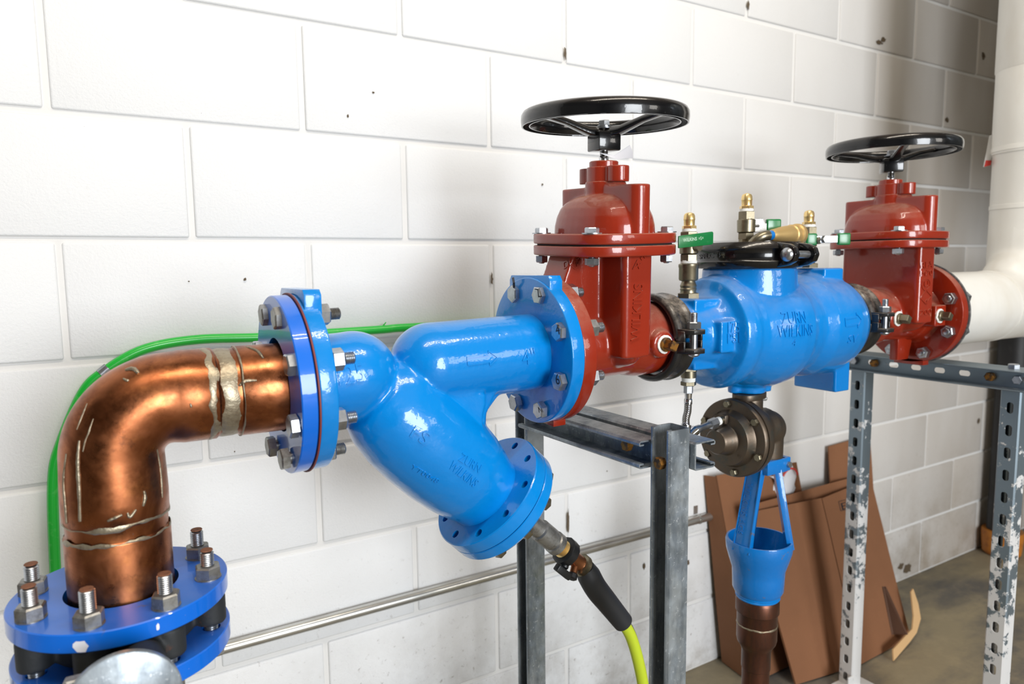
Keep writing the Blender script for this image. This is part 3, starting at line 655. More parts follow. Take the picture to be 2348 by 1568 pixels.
# second valve flange bolts (nuts face the camera) and its gasket, counter flange
for q in range(8):
    t = rad(22.5+45*q); d = V((0, math.cos(t), math.sin(t)))*.0953
    p = V((1.685+.026, -.464, 1.047))+d
    b = bolt(gv2, p, (-1, 0, 0), .066, .0078, .0245, .0105, ZINC, nut=.0500, tip=ZINC, ph=q*.6, name='flange_bolt')
tag(MB().lathe([(0, .05), (0, .1170), (.0045, .1170), (.0045, .05)], (1.6852, -.464, 1.047), (1, 0, 0), 72, closed=True).build('gasket', GREYG), 'dark grey gasket behind the farther red valve flange', 'gasket')
# ------------------------------------------------------------------ paper and clear tags
m = MB()
P_ = [seenp for seenp in ()]
pt = root('paper_tag', (.776, -.462, 1.337), 'crumpled white paper tag on the stem under the nearer handwheel', 'tag')
def sheet(pts, faces, name, mat, par, th=.0006):
    m = MB(); n = len(pts); P = [V(p) for p in pts]; m.add(P+[p+V((0, th, th)) for p in P], [tuple(f) for f in faces]+[tuple(n+i for i in reversed(f)) for f in faces]); return m.build(name, mat, par, smooth=60)
sheet([(.745, -.470, 1.3440), (.768, -.480, 1.3400), (.790, -.492, 1.3560), (.800, -.487, 1.3470), (.808, -.478, 1.3380), (.790, -.484, 1.3370), (.772, -.482, 1.3340), (.756, -.476, 1.3390)],
      [(0, 1, 7), (1, 6, 7), (1, 2, 5, 6), (2, 3, 5), (3, 4, 5)], 'paper', PAPER, pt)
sheet([(.800, -.480, 1.338), (.812, -.480, 1.330), (.818, -.478, 1.305), (.815, -.476, 1.288), (.809, -.479, 1.300), (.806, -.481, 1.322)], [(0, 1, 5), (1, 2, 4, 5), (2, 3, 4)], 'plastic_sleeve', CLEAR, pt, .0004)
# ------------------------------------------------------------------ grooved couplings
def coupling(x, cy, cz, name, label, bx=0.0, w=.047):
    g = root(name, (x, cy, cz), label, 'pipe coupling'); O = V((x, cy, cz))
    pr = [(-w/2, .066), (-w/2, .0725), (-w/2+.004, .0765), (-w/2+.011, .0775), (-w/2+.015, .0745), (w/2-.015, .0745), (w/2-.011, .0775), (w/2-.004, .0765), (w/2, .0725), (w/2, .066)]
    for sgn, nm in ((1, 'upper_housing'), (-1, 'lower_housing')):
        m = MB(); n = 40; vs = []
        for i in range(n+1):
            t = rad(3)+(PI-rad(6))*i/n
            for a, r_ in pr: vs.append(O+V((a, -math.cos(t)*r_, sgn*math.sin(t)*r_)))
        K = len(pr); m.add(vs, [(i*K+j, i*K+j+1, (i+1)*K+j+1, (i+1)*K+j) for i in range(n) for j in range(K-1)]+[(i*K+K-1, i*K, (i+1)*K, (i+1)*K+K-1) for i in range(n)]+[tuple(range(K)), tuple(range(n*K+K-1, n*K-1, -1))])
        for ys_ in (-1, 1):
            z0, z1 = (.012, .020) if sgn > 0 else (-.020, -.012)
            m.prism([(-.022, 0), (.022, 0), (.020, .022), (.012, .036), (-.012, .036), (-.020, .022)], O+V((bx, ys_*.066, min(z0, z1))), (1, 0, 0), (0, ys_, 0), .008*ys_)
            m.prism([(-.022, 0), (-.022, .020), (-.017, .014), (-.017, 0)], O+V((bx, ys_*.066, 0)), (1, 0, 0), (0, 0, sgn), .0)
            for e in (-1, 1): m.bb(O+V((bx+e*.0195-.002, ys_*.068, 0)), O+V((bx+e*.0195+.002, ys_*.088, sgn*.017)))
        m.build(nm, BLACKW, g, smooth=45, bevel=(.0008, 1))
    for ys_ in (-1, 1):
        p = O+V((bx, ys_*.088, -.0205)); bolt(g, p, (0, 0, 1), .068, .0062, .0200, .006, ZINC, nut=.0415, dome=True, name='coupling_bolt')
    return g
cp1 = coupling(.8850, -.455, 1.0400, 'grooved_coupling', 'black grooved coupling between nearer red valve and blue check valve')
cp2 = coupling(1.4180, -.460, 1.0440, 'grooved_coupling', 'black grooved coupling between blue check valve and farther red valve')
# ------------------------------------------------------------------ blue check valve
cv = root('check_valve', (.92, -.456, 1.040), 'large bright blue check valve body between the two red valves', 'valve')
m = MB(); O = V((0, -.456, 1.0400))
m.lathe([(.902, .058), (.945, .060), (.985, .066), (.998, .080), (1.004, .099), (1.020, .1045), (1.033, .1040), (1.044, .0985), (1.062, .0985), (1.085, .1060), (1.115, .1130), (1.145, .1140), (1.172, .1110), (1.195, .1030), (1.215, .0950), (1.232, .0930), (1.247, .0990), (1.258, .1030), (1.300, .1030), (1.332, .1010), (1.358, .0960), (1.378, .0870), (1.390, .0790), (1.398, .066), (1.412, .060)], O, (1, 0, 0), 72)
m.cyl((1.118, -.456, 1.05), (1.118, -.456, 1.158), .092, .086, 64)
m.bb((.934, -.498, .980), (.992, -.414, 1.1060)); m.bb((.962, -.532, 1.012), (1.016, -.440, 1.0680)); m.cyl((1.01, -.456, 1.04), (1.02, -.456, 1.04), .100, seg=48)
m.bb((1.335, -.500, .9000), (1.382, -.400, 1.00)); m.bb((1.290, -.498, 1.08), (1.352, -.41, 1.1550))
m.cyl((1.128, -.456, .96), (1.128, -.456, .9170), .030, seg=32); m.cyl((1.158, -.466, .96), (1.158, -.466, .9170), .0135, seg=24); m.cyl((1.098, -.446, .96), (1.098, -.446, .9170), .0135, seg=24)
m.build('valve_body', BLUE_D, cv, remesh=.0029, sm=5, smooth=70)
TV = bvh([o for o in cv.children if o.name.startswith('valve_body')])
emboss('raised_lettering', 'ZURN', TV, (1793, 743), (1848, 740), BLUE_D, cv, h=.021, relief=.0015)
emboss('raised_lettering', 'WILKINS', TV, (1782, 773), (1862, 768), BLUE_D, cv, h=.021, relief=.0015)
emboss('raised_lettering', '4', TV, (1816, 793), (1824, 792), BLUE_D, cv, h=.012, relief=.0013)
emboss('raised_lettering', '175', TV, (1669, 764), (1697, 762), BLUE_D, cv, h=.019, relief=.0014)
emboss('raised_lettering', 'PSI', TV, (1668, 788), (1698, 786), BLUE_D, cv, h=.018, relief=.0014)
emboss('flow_arrow', arrowmesh(), TV, (1938, 757), (1976, 750), BLUE_D, cv, h=.030, relief=.0013)
emboss('raised_lettering', 'SV', TV, (1942, 787), (1964, 784), BLUE_D, cv, h=.016, relief=.0013)
# cover with its clamp
cc = root('cover_coupling', (1.116, -.456, 1.158), 'large black bolted clamp coupling round the check valve cover', 'pipe coupling')
O = V((1.116, -.456, 1.1810)); hgt = .047
pr = [(-hgt/2, .086), (-hgt/2, .0945), (-hgt/2+.005, .0990), (-hgt/2+.012, .1005), (-hgt/2+.015, .0980), (hgt/2-.016, .0980), (hgt/2-.012, .1005), (hgt/2-.006, .0985), (hgt/2, .0930), (hgt/2+.001, .070), (hgt/2-.003, .0)]
MB().lathe([(-hgt/2, .084)]+[(a, r_) for a, r_ in pr[1:-1]]+[(hgt/2-.002, .02)], O, (0, 0, 1), 96).build('clamp_ring', BLACK, cc, smooth=45)
for az in (-90, 90):
    d = V((math.cos(rad(az)), math.sin(rad(az)), 0)); t = V((-d.y, d.x, 0))
    for e in (-1, 1):
        m = MB(); pl = [(.088, -.0225), (.112, -.0185), (.1245, -.012), (.1290, .0), (.1245, .012), (.112, .0185), (.088, .0225)]
        m.prism(pl, O+t*(e*.0270+.0065), d, (0, 0, 1), .013)
        m.build('bolt_pad', BLACK, cc, bevel=(.002, 2), smooth=45)
    c = O+d*.113; b0 = c-t*.0350
    m = MB(); m.lathe([(.0, .0125), (-.0030, .0120), (-.0070, .0085), (-.0085, .003)], b0, t, 24); m.cyl(b0, b0+t*.070, .0068, seg=18); m.lathe([(0, .0110), (.006, .0100), (.010, .004)], b0+t*.069, t, 20); m.build('clamp_bolt', ZINC, cc)
TC = bvh([o for o in cc.children if o.name.startswith('clamp_ring')])
emboss('raised_lettering', 'SPFLC 4', TC, (1604, 594), (1652, 590), BLACK, cc, h=.009, relief=.0009)
# ------------------------------------------------------------------ test cocks
def testcock(x, y, z0, name, label, hd, bush=True, lower=True, sc=1.0, txt=False):
    g = root(name, (x, y, z0), label, 'valve'); Zx = (0, 0, 1); P = V((x, y, z0)); q = 0
    if bush:
        MB().hexa(P, Zx, .0360, .0090, .0008, .3).build('hex_bushing', NICKEL, g)
        MB().lathe([(0, .0148), (.004, .0138), (.008, .0148), (.010, .0138), (.014, .0148), (.017, .0136), (.021, .0120), (.028, .0115)], P+V((0, 0, .008)), Zx, 24).build('threaded_nipple', NICKEL, g); q = .030
        if lower:
            MB().lathe([(0, .0120), (.0015, .0162), (.004, .0172), (.024, .0172), (.0255, .0180), (.030, .0180), (.032, .015)], P+V((0, 0, q)), Zx, 28).build('socket', NICKEL, g)
            MB().lathe([(0, .0145), (.0055, .0145)], P+V((0, 0, q+.0315)), Zx, 20).build('thread_tape', TAPE, g); q += .036
    b = P+V((0, 0, q))
    m = MB(); m.hexa(b, Zx, .0275, .0120, .0012, .2); m.lathe([(0, .0130), (.002, .0165), (.024, .0170), (.026, .0150)], b+V((0, 0, .0115)), Zx, 28); m.hexa(b+V((0, 0, .0370)), Zx, .0285, .0150, .0012, .2); m.lathe([(0, .0145), (.004, .0145)], b+V((0, 0, .0350)), Zx, 24)
    h = V(hd).normalized(); m.cyl(b+V((0, 0, .024)), b+V((0, 0, .024))+V((h.y, -h.x, 0))*.0260 if txt else b+V((0, 0, .024))+h*.026, .0072, seg=16)
    m.build('valve_body', NICKEL, g)
    t = b+V((0, 0, .0515)); MB().lathe([(0, .0125), (.0055, .0125)], t, Zx, 20).build('thread_tape', TAPE, g)
    MB().hexa(t+V((0, 0, .005)), Zx, .0225, .0060, .001, .5).build('adapter', BRASS, g)
    MB().lathe([(0, .0096), (.0100, .0098), (.0110, .0104), (.0180, .0098), (.0215, .0080), (.0235, .0040)], t+V((0, 0, .0105)), Zx, 20).build('brass_cap', BRASS, g)
    return g, b
tc1, b1 = testcock(.9600, -.455, 1.1060, 'test_cock', 'leftmost small ball valve with lettered green lever on the check valve', (1, 0, 0), txt=True)
hz = b1+V((0, 0, .0240)); fd = V((.0, -1, 0)); hx = V((.965, -.06, .095)).normalized()
m = MB(); m.prism([(-.024, -.0105), (.052, -.0115), (.0545, -.009), (.0545, .0095), (.052, .0115), (-.024, .0105)], hz+fd*.027, hx, (0, 0, 1), .004); m.v = [p+V((-.029, 0, .0105)) for p in m.v]; hl = m.build('lever_handle', GREEN, tc1, bevel=(.0012, 2))
TH = bvh([hl]); emboss('handle_print', 'WILKINS', TH, (1566, 555), (1598, 551), GREENTXT, tc1, relief=.0004, bold=.02)
emboss('handle_print', '=S=', TH, (1602, 551), (1613, 549), GREENTXT, tc1, h=.006, relief=.0004)
tc2, b2 = testcock(1.112, -.452, 1.2120, 'test_cock', 'tallest small ball valve on the black cover with short green lever', (1, -.1, 0), bush=False)
MB().lathe([(0, .0135), (-.03, .0135)], b2+V((0, 0, .001)), (0, 0, 1), 20).build('nipple', NICKEL, tc2)
d2 = V((.93, -.36, .0)).normalized(); hz = b2+V((0, 0, .0245))
m = MB(); m.prism([(.012, -.012), (.044, -.012), (.044, .004), (.034, .006), (.030, .014), (.012, .014)], hz+V((.0, -.004, 0)), d2, (0, 0, 1), .0022); m.build('lever', ZINCT, tc2, bevel=(.0008, 1))
m = MB(); m.hexa(hz+d2*.012, d2, .013, .012); m.build('lever_nut', ZINCT, tc2)
m = MB(); m.box(hz+d2*.052+V((0, -.004, 0)), (.030, .009, .026), Matrix.Rotation(math.atan2(d2.y, d2.x), 3, 'Z')); m.build('lever_grip', GREEN, tc2, bevel=(.003, 3))
tc3, b3 = testcock(1.2980, -.452, 1.1560, 'test_cock', 'rightmost small ball valve with green butterfly handle beside farther red valve', (0, -1, 0), lower=False)
hz = b3+V((.0, -.022, .0265)); hx = V((.86, -.50, 0)).normalized(); hn = V((-.50, -.86, 0)).normalized(); R3 = Matrix.Rotation(math.atan2(hx.y, hx.x), 3, 'Z')
MB().box(hz+hx*.018, (.07, .004, .014), R3).build('lever', ZINC, tc3, bevel=(.0008, 1)); MB().hexa(hz+hx*.014, hn, .014, .010).build('lever_nut', ZINC, tc3)
for e, w_ in ((-.014, .022), (.052, .026)): MB().box(hz+hx*e, (w_, .010, .024), R3).build('lever_grip', GREEN, tc3, bevel=(.003, 3))
# brass street elbow on the cover
be = root('relief_fitting', (1.125, -.46, 1.224), 'dull brass swivel fitting lying on the black cover clamp', 'pipe fitting')
a0 = V((1.1230, -.5000, 1.2175)); ad = V((.92, .10, .030)).normalized()
MB().lathe([(0, .0095), (.004, .0110), (.012, .0118), (.030, .0150), (.050, .0172), (.064, .0172), (.066, .0190), (.070, .0190), (.071, .0176), (.082, .0178), (.084, .0205), (.092, .0205), (.095, .0190), (.096, .0150)], a0, ad, 32).build('fitting_body', BRASSD, be)
MB().lathe([(0, .0080), (.007, .0092), (.010, .0092)], a0-ad*.009, ad, 20).build('sealant', BLUE_W, be)
MB().tube(spline([a0-ad*.008, V((1.102, -.498, 1.215)), V((1.094, -.490, 1.208)), V((1.092, -.480, 1.196))], 5), .0095, 16).build('elbow', NICKEL, be)
# ------------------------------------------------------------------ braided hose under the check valve
bh = root('braided_hose', (.962, -.456, .98), 'short braided steel hose from the check valve down to the bronze relief valve', 'hose')
P = V((.9630, -.456, .9800)); Zn = (0, 0, -1)
MB().hexa(P, Zn, .0300, .0070, .001).build('hex_bushing', NICKEL, bh); MB().lathe([(0, .0140), (.013, .0140)], P+V((0, 0, -.006)), Zn, 24).build('threaded_nipple', NICKEL, bh)
MB().lathe([(0, .0125), (.0085, .0120)], P+V((0, 0, -.0185)), Zn, 24).build('thread_tape', TAPE, bh); MB().hexa(P+V((0, 0, -.0265)), Zn, .0250, .0075, .0012).build('hex_adapter', NICKEL, bh)
MB().hexa(P+V((0, 0, -.0335)), Zn, .0150, .0150, .001).build('hose_nut', ZINC, bh); MB().lathe([(0, .0070), (.010, .0062), (.012, .0075), (.020, .0075)], P+V((0, 0, -.048)), Zn, 20).build('ferrule', STEEL, bh)
HB = spline([P+V((0, 0, -.066)), P+V((-.001, 0, -.082)), P+V((-.004, .001, -.096)), P+V((-.003, .001, -.110))], 6); MB().tube(HB, .0068, 20).build('braid', BRAID, bh)
e0 = HB[-1]; EL = spline([e0+V((0, 0, .004)), e0+V((-.002, 0, -.010)), e0+V((.006, 0, -.018)), e0+V((.024, .0, -.010))], 5); MB().tube(EL, .0095, 18).build('hose_elbow', STEEL, bh)
pd = (V((1.056, -.457, .872))-EL[-1]).normalized(); pl_ = (V((1.056, -.457, .872))-EL[-1]).length
MB().lathe([(0, .0075), (.010, .0075), (.012, .0062), (pl_-.030, .0062)], EL[-1], pd, 18).build('adapter', ZINC, bh); MB().hexa(EL[-1]+pd*(pl_-.036), pd, .0170, .018).build('flare_nut', ZINC, bh)
MB().lathe([(0, .0080), (.007, .0080)], EL[-1]+pd*(pl_-.018), pd, 18).build('thread_tape', TAPE, bh); MB().cyl(EL[-1]+pd*(pl_-.012), EL[-1]+pd*pl_, .0070).build('port_nipple', NICKEL, bh)
# ------------------------------------------------------------------ bronze relief valve
rv = root('relief_valve', (1.10, -.456, .832), 'dark bronze diaphragm relief valve hanging under the check valve', 'valve')
C0 = V((1.0790, -.456, .8320)); XN = V((-1, -.10, 0)).normalized()
m = MB(); m.lathe([(.0, .0), (-.012, .0740), (-.010, .0755), (.0, .0762), (.006, .0762), (.0065, .0735), (.0100, .0735), (.0105, .0762), (.016, .0755), (.018, .0735), (.0190, .0560), (.024, .0530), (.032, .0510), (.036, .0490), (.0375, .0300), (.040, .0275), (.062, .0245), (.066, .0215), (.067, .0)], C0+V((.016, 0, 0)), XN, 72)
m.build('diaphragm_cover', BRONZE, rv, smooth=40)
for q in range(6):
    t = rad(30+60*q+8); _, u_, w_ = frame(XN); d = (u_*math.cos(t)+w_*math.sin(t))*.0660; MB().hexa(C0+V((.016, 0, 0))+XN*.0165+d, XN, .0125, .0080, .0012, q).build('cover_bolt', NICKEL, rv)
m = MB(); m.cyl(C0+V((.014, 0, 0)), C0+V((.060, 0, .0)), .052, .040, 40); m.sphere((1.135, -.456, .842), .044, 32); m.cyl((1.128, -.456, .84), (1.128, -.456, .906), .026, seg=32)
m.cyl((1.135, -.456, .842), (1.180, -.456, .842), .038, seg=32); m.sphere((1.182, -.456, .838), .037, 28, (1, 1, 1)); m.cyl((1.184, -.456, .84), (1.184, -.456, .778), .0315, .031, 32)
m.build('valve_body', BRONZE, rv, remesh=.0024, sm=5, smooth=70)
m = MB(); m.prism(superell(.040, .026, 2.4), (1.128, -.456, .9045), (1, .25, 0), (-.25, 1, 0), .0118); m.build('mounting_flange', BRONZE, rv, bevel=(.0015, 2))
for e in (-1, 1): MB().hexa((1.128+e*.030, -.456+e*-.010, .9045), (0, 0, -1), .012, .006).build('flange_screw', ZINC, rv)
MB().box(C0+V((-.020, -.001, .040)), (.016, .016, .018)).build('port_boss', BRONZE, rv, bevel=(.003, 2))
TR = bvh([o for o in rv.children if o.name.startswith('diaphragm')])
emboss('raised_lettering', 'N', TR, (1690, 1046), (1697, 1050), BRONZE, rv, h=.007, relief=.0009)
emboss('raised_lettering', 'D', TR, (1639, 954), (1646, 951), BRONZE, rv, h=.008, relief=.0009)
# ------------------------------------------------------------------ blue air gap funnel
ag = root('air_gap_funnel', (1.168, -.456, .49), 'worn blue cast air gap funnel under the bronze relief valve', 'drain funnel')
FX, FY = 1.1680, -.4560
MB().lathe([(.500, .046), (.508, .0500), (.535, .0510), (.550, .0520), (.572, .0590), (.590, .0640), (.606, .0655), (.612, .0640), (.612, .0605), (.590, .0580), (.560, .050), (.530, .045), (.512, .042), (.505, .02)], (FX, FY, 0), (0, 0, 1), 64).build('funnel_cup', BLUE_W, ag, smooth=50)
MB().lathe([(.4885, .040), (.4885, .0425), (.4910, .0440), (.4930, .0425), (.4955, .0440), (.4975, .0425), (.4995, .044), (.505, .041)], (FX, FY, 0), (0, 0, 1), 48).build('threaded_end', BLUE, ag)
legs = []
def yleg(top, bot, wt, wb_, th, mat=BLUE_W):
    top = V(top); bot = V(bot); ax_ = (bot-top).normalized(); out = V((bot.x-FX, bot.y-FY, 0)).normalized(); tn = V((-out.y, out.x, 0)); m = MB()
    vs = []
    for p, w_ in ((top, wt), (bot, wb_)):
        for a, b in ((-1, -1), (1, -1), (1, 1), (-1, 1)): vs.append(p+tn*(a*w_/2)+out*(b*th/2))
    m.add(vs, [(3, 2, 1, 0), (4, 5, 6, 7), (0, 1, 5, 4), (1, 2, 6, 5), (2, 3, 7, 6), (3, 0, 4, 7)])
    for e in (-1, 1):
        vs = []
        for p, w_ in ((top, wt), (bot, wb_)):
            for a, b in ((e*1.0-.16*e, -1), (e*1.0, -1), (e*1.0, 1.35), (e*1.0-.16*e, 1.35)): vs.append(p+tn*(a*w_/2)+out*(b*th/2))
        m.add(vs, [(3, 2, 1, 0), (4, 5, 6, 7), (0, 1, 5, 4), (1, 2, 6, 5), (2, 3, 7, 6), (3, 0, 4, 7)])
    return m.build('yoke_leg', mat, ag, bevel=(.0015, 2))
ld = V((math.cos(rad(186)), math.sin(rad(186)), 0)); lr = V((math.cos(rad(318)), math.sin(rad(318)), 0))
l1 = yleg(V((FX, FY, .762))+ld*.018, V((FX, FY, .598))+ld*.0575, .034, .040, .010)
l2 = yleg(V((FX+.010, FY, .762))+lr*.022, V((FX, FY, .598))+lr*.0575, .034, .038, .011)
m = MB(); m.bb((FX-.020, FY-.032, .752), (FX+.040, FY+.030, .7800)); m.bb((FX+.026, FY-.030, .752), (FX+.052, FY-.012, .7800)); m.build('top_clamp', BLUE_W, ag, bevel=(.002, 2))
MB().hexa((FX+.042, FY-.030, .766), (0, -1, 0), .0115, .007).build('clamp_screw', ZINC, ag)
TL = bvh([l1]); emboss('raised_lettering', 'WILKINS AG6', TL, (1712, 1106), (1690, 1222), BLUE_W, ag, h=.013, relief=.0012)
# ------------------------------------------------------------------ copper drain pipe under it
dp = root('drain_pipe', (FX, FY, 0), 'dull brown copper drain pipe standing under the blue funnel', 'pipe')
MB().lathe([(0, .0275), (.330, .0275), (.335, .0275), (.3365, .0290), (.375, .0290), (.384, .0325), (.392, .0380), (.400, .0400), (.430, .0400), (.432, .0385), (.435, .0400), (.4560, .0400), (.4580, .0410), (.4595, .0430), (.482, .0430), (.4855, .0415), (.490, .0400)], (FX, FY, 0), (0, 0, 1), 48).build('pipe', COPPER_D, dp)
band((FX, FY, .432), (0, 0, 1), .004, .0395, 8, .003, .0012).build('solder_seam', SOLDER, dp, smooth=80)
# ------------------------------------------------------------------ white insulated pipe
wp = root('insulated_pipe', (2.21, -.468, 0), 'thick white jacketed pipe tee rising at the right edge', 'pipe')
m = MB(); m.lathe([(0, .0), (.001, .0885), (.34, .0890), (.52, .0910)], (1.7000, -.468, 1.050), (1, 0, 0), 64)
m.cyl((2.21, -.468, 1.04), (2.21, -.468, 1.26), .096, seg=64); m.sphere((2.12, -.468, 1.115), .070, 24); m.cyl((2.10, -.468, 1.05), (2.19, -.468, 1.16), .080, seg=40); m.sphere((2.21, -.468, 1.05), .094, 32); m.cyl((2.2, -.468, 1.05), (3.2, -.468, 1.05), .0895, seg=48)
m.build('tee_jacket', JACKET, wp, remesh=.006, sm=9, smooth=80)
MB().lathe([(0, .0955), (.21, .0955), (.212, .0965)], (2.21, -.468, 1.24), (0, 0, 1), 64).build('jacket_section', JACKET, wp)
MB().lathe([(0, .0985), (.003, .0995), (.26, .1000), (.262, .0975)], (2.21, -.468, 1.447), (0, 0, 1), 64).build('jacket_section', JACKET, wp)
MB().lathe([(0, .0995), (.004, .1020), (1.78, .1020)], (2.21, -.468, 1.660), (0, 0, 1), 64).build('jacket_section', JACKET, wp)
for z, R_ in ((1.300, .0972), (1.452, .1010)):
    MB().lathe([(0, R_-.002), (.001, R_), (.012, R_), (.013, R_-.002)], (2.21, -.468, z), (0, 0, 1), 64).build('jacket_seam', JACKET, wp)
MB().lathe([(0, .0880), (.001, .0902), (.016, .0902), (.017, .0885)], (1.985, -.468, 1.050), (1, 0, 0), 64).build('jacket_seam', JACKET, wp)
tg = root('hanging_tag', (2.14, -.38, 1.44), 'small clear and pink tag hanging behind the white pipe', 'tag')
sheet([(2.150, -.380, 1.500), (2.165, -.384, 1.505), (2.160, -.384, 1.440), (2.128, -.380, 1.415), (2.140, -.380, 1.46)], [(0, 1, 2, 4), (4, 2, 3)], 'plastic', CLEAR, tg, .0005)
sheet([(2.131, -.381, 1.417), (2.156, -.385, 1.422), (2.158, -.386, 1.434), (2.137, -.381, 1.434)], [(0, 1, 2, 3)], 'pink_strip', REDINK, tg, .0006)
# ------------------------------------------------------------------ pipe stands
def channel(p0, p1, open_dir, w=.041, t=.0025, lip=.0075, slots=None, name='post', mat=GALV, par=None, bev=True):
    p0 = V(p0); p1 = V(p1); ax = (p1-p0).normalized(); L = (p1-p0).length; o = V(open_dir).normalized(); s_ = ax.cross(o); h = w/2
    r = .004
    outer = [(-h+.009, h), (-h+.009-.0, h)]
    prof = [(h-.0, -h+lip), (h, -h+.003), (h-.003, -h), (-h+.003, -h), (-h, -h+.003), (-h, h-.003), (-h+.003, h), (h-.003, h), (h, h-.003), (h, h-lip), (h-.010, h-lip), (h-.010, h-lip-.0022), (h-.0, h-lip)]
    # x: along the open direction, y: across
    P = [(h-.009, -h+lip+.0), (h-.009, -h+lip-.0022), (h-.0022, -h+lip-.0022), (h-.0022, -h+.0022), (-h+t, -h+t), (-h+t, h-t), (h-.0022, h-.0022), (h-.0022, h-lip+.0022), (h-.009, h-lip+.0022), (h-.009, h-lip),
         (h-.0012, h-lip), (h, h-lip+.0015), (h, h-.003), (h-.003, h), (-h+.003, h), (-h, h-.003), (-h, -h+.003), (-h+.003, -h), (h-.003, -h), (h, -h+.003), (h, -h+lip-.0015), (h-.0012, -h+lip)]
    m = MB(); n = len(P); vs = [p0+o*a+s_*b for a, b in P]+[p1+o*a+s_*b for a, b in P]
    m.add(vs, [(i, (i+1) % n, n+(i+1) % n, n+i) for i in range(n)])
    m.add(vs, [])
    m.f += [tuple(range(n-1, -1, -1)), tuple(range(n, 2*n))]
    cut = None
    if slots:
        cut = MB(); k = 0
        z = slots[0]
        while z < L-.02:
            c = p0+ax*z-o*(h); sl = rrect(.0070, .0125, .0062, 4); cut.prism(sl, c-o*.004, s_, ax, -.010 if s_.cross(ax).dot(o) < 0 else .010); z += slots[1]
    return m.build(name, mat, par, smooth=35, cut=cut)
st1 = root('pipe_stand', (.737, -.46, 0), 'bare galvanised channel stand under the nearer red valve', 'pipe stand')
channel((.7365, -.645, 0), (.7365, -.645, .935), (-1, 0, 0), name='post', par=st1)
channel((.7300, -.280, 0), (.7300, -.280, .905), (-1, 0, 0), name='post', par=st1)
channel((.7190, -.622, .8935), (.7130, -.300, .8935), (-1, 0, 0), name='cross_channel', par=st1)
channel((.7790, -.672, .8935), (.7730, -.250, .8935), (1, 0, 0), name='cross_channel', par=st1)
MB().hexa((.800, -.645, .870), (1, 0, 0), .014, .008).build('bolt', ZINC, st1)
MB().hexa((.722, -.645, .885), (-1, 0, 0), .016, .010).build('bolt', m_plug, st1); MB().hexa((.712, -.585, .900), (-1, 0, 0), .016, .010).build('bolt', m_plug, st1)
st2 = root('pipe_stand', (1.75, -.46, 0), 'paint spattered slotted channel stand under the farther red valve', 'pipe stand')
Sx = 1.775
channel((Sx, -.282, 0), (Sx, -.282, .880), (1, 0, 0), slots=(.03, .0508), name='slotted_post', mat=GALVP, par=st2)
channel((Sx, -.640, 0), (Sx, -.640, .905), (1, 0, 0), slots=(.03, .0508), name='slotted_post', mat=GALVP, par=st2)
m = MB(); y0, y1 = -.690, -.235; zt = .9285; zb = .8880
sl = []
for q in range(8):
    yy = y0+.035+q*.0555; sl.append(MB().prism(rrect(.0125, .0065, .006, 4), (Sx-.030, yy, (zt+zb)/2), (0, 1, 0), (0, 0, 1), .02))
m.bb((Sx-.0235, y0, zb), (Sx-.0205, y1, zt)); m.build('cross_web', GALVP, st2, cut=merge(sl))
for z_ in (zt, zb): MB().bb((Sx-.0600, y0, z_-.0015), (Sx+.0200 if z_ == zt else Sx-.0205, y1, z_+.0015)).build('cross_flange', GALVP, st2, bevel=(.001, 1))
for yy in (-.655, -.60, -.33, -.275): MB().hexa((Sx-.024, yy, .908), (-1, 0, 0), .018, .010).build('bolt', m_plug if yy in (-.60, -.33) else ZINC, st2)
m = MB(); m.hexa((Sx-.015, -.640, .9300), (0, 0, 1), .020, .010); m.build('bolt', ZINC, st2)
MB().box((Sx-.03, -.262, .9375), (.05, .04, .006), Matrix.Rotation(.3, 3, 'Z')).build('clip', ZINC, st2, bevel=(.001, 1))
for yy in (-.282, -.640): MB().bb((Sx-.05, yy-.045, 0), (Sx+.05, yy+.022, .006)).bb((Sx-.045, yy-.026, 0), (Sx-.022, yy-.0215, .045)).build('foot_bracket', GALVP, st2, bevel=(.001, 1))
# ------------------------------------------------------------------ things on the wall and the floor
cd_ = root('wall_conduit', (1.0, -.014, .455), 'thin steel conduit running along the wall near the floor', 'pipe')
MB().cyl((-2.0, -.0135, .462), (1.555, -.0135, .4535), .0115, seg=20).build('conduit', CONDUIT, cd_)
MB().lathe([(0, .0140), (.03, .0140), (.031, .0155), (.036, .0155)], (.985, -.0135, .4548), (1, 0, 0), 20).build('conduit_coupling', CONDUIT, cd_)
for x in (1.46, -.55): MB().tube(arc((x, -.0135, .4545), (0, -1, 0), (0, 0, 1), .0125, -90, 90, 8), .002, 6).bb((x-.008, -.002, .466), (x+.008, 0, .49)).build('strap', CONDUIT, cd_)
gh = root('green_hose', (.2, -.02, 1.03), 'bright green rubber hose looped along the wall behind the copper elbow', 'hose')
GP = [(1.00, -.018, 1.034), (.80, -.018, 1.040), (.5944, -.018, 1.0425), (.5468, -.018, 1.0415), (.43, -.018, 1.0410), (.3074, -.018, 1.0405), (.1956, -.018, 1.0435), (.1122, -.018, 1.032), (.0514, -.018, .999), (.0181, -.018, .966), (-.0182, -.018, .885), (-.0330, -.018, .827), (-.0400, -.018, .70), (-.044, -.018, .50), (-.05, -.018, .02)]
MB().tube(spline(GP, 8), .0085, 16).build('hose', GREENH, gh)
gp = spline(GP, 8)[8*8]; MB().tube([V((.058, -.018, 1.0045)), V((.046, -.018, .9945))], .0098, 16).build('hose_clamp', ZINC, gh)
MB().cyl((.542, -.018, 1.044), (.552, -.020, 1.056), .002, .001, 8).build('tie_tail', GREENH, gh)
bp = root('standpipe', (3.09, -.075, 0), 'black painted pipe standing on the floor against the wall', 'pipe')
MB().cyl((3.09, -.075, .05), (3.09, -.075, 2.2), .0560, seg=40).build('pipe', BPIPE, bp)
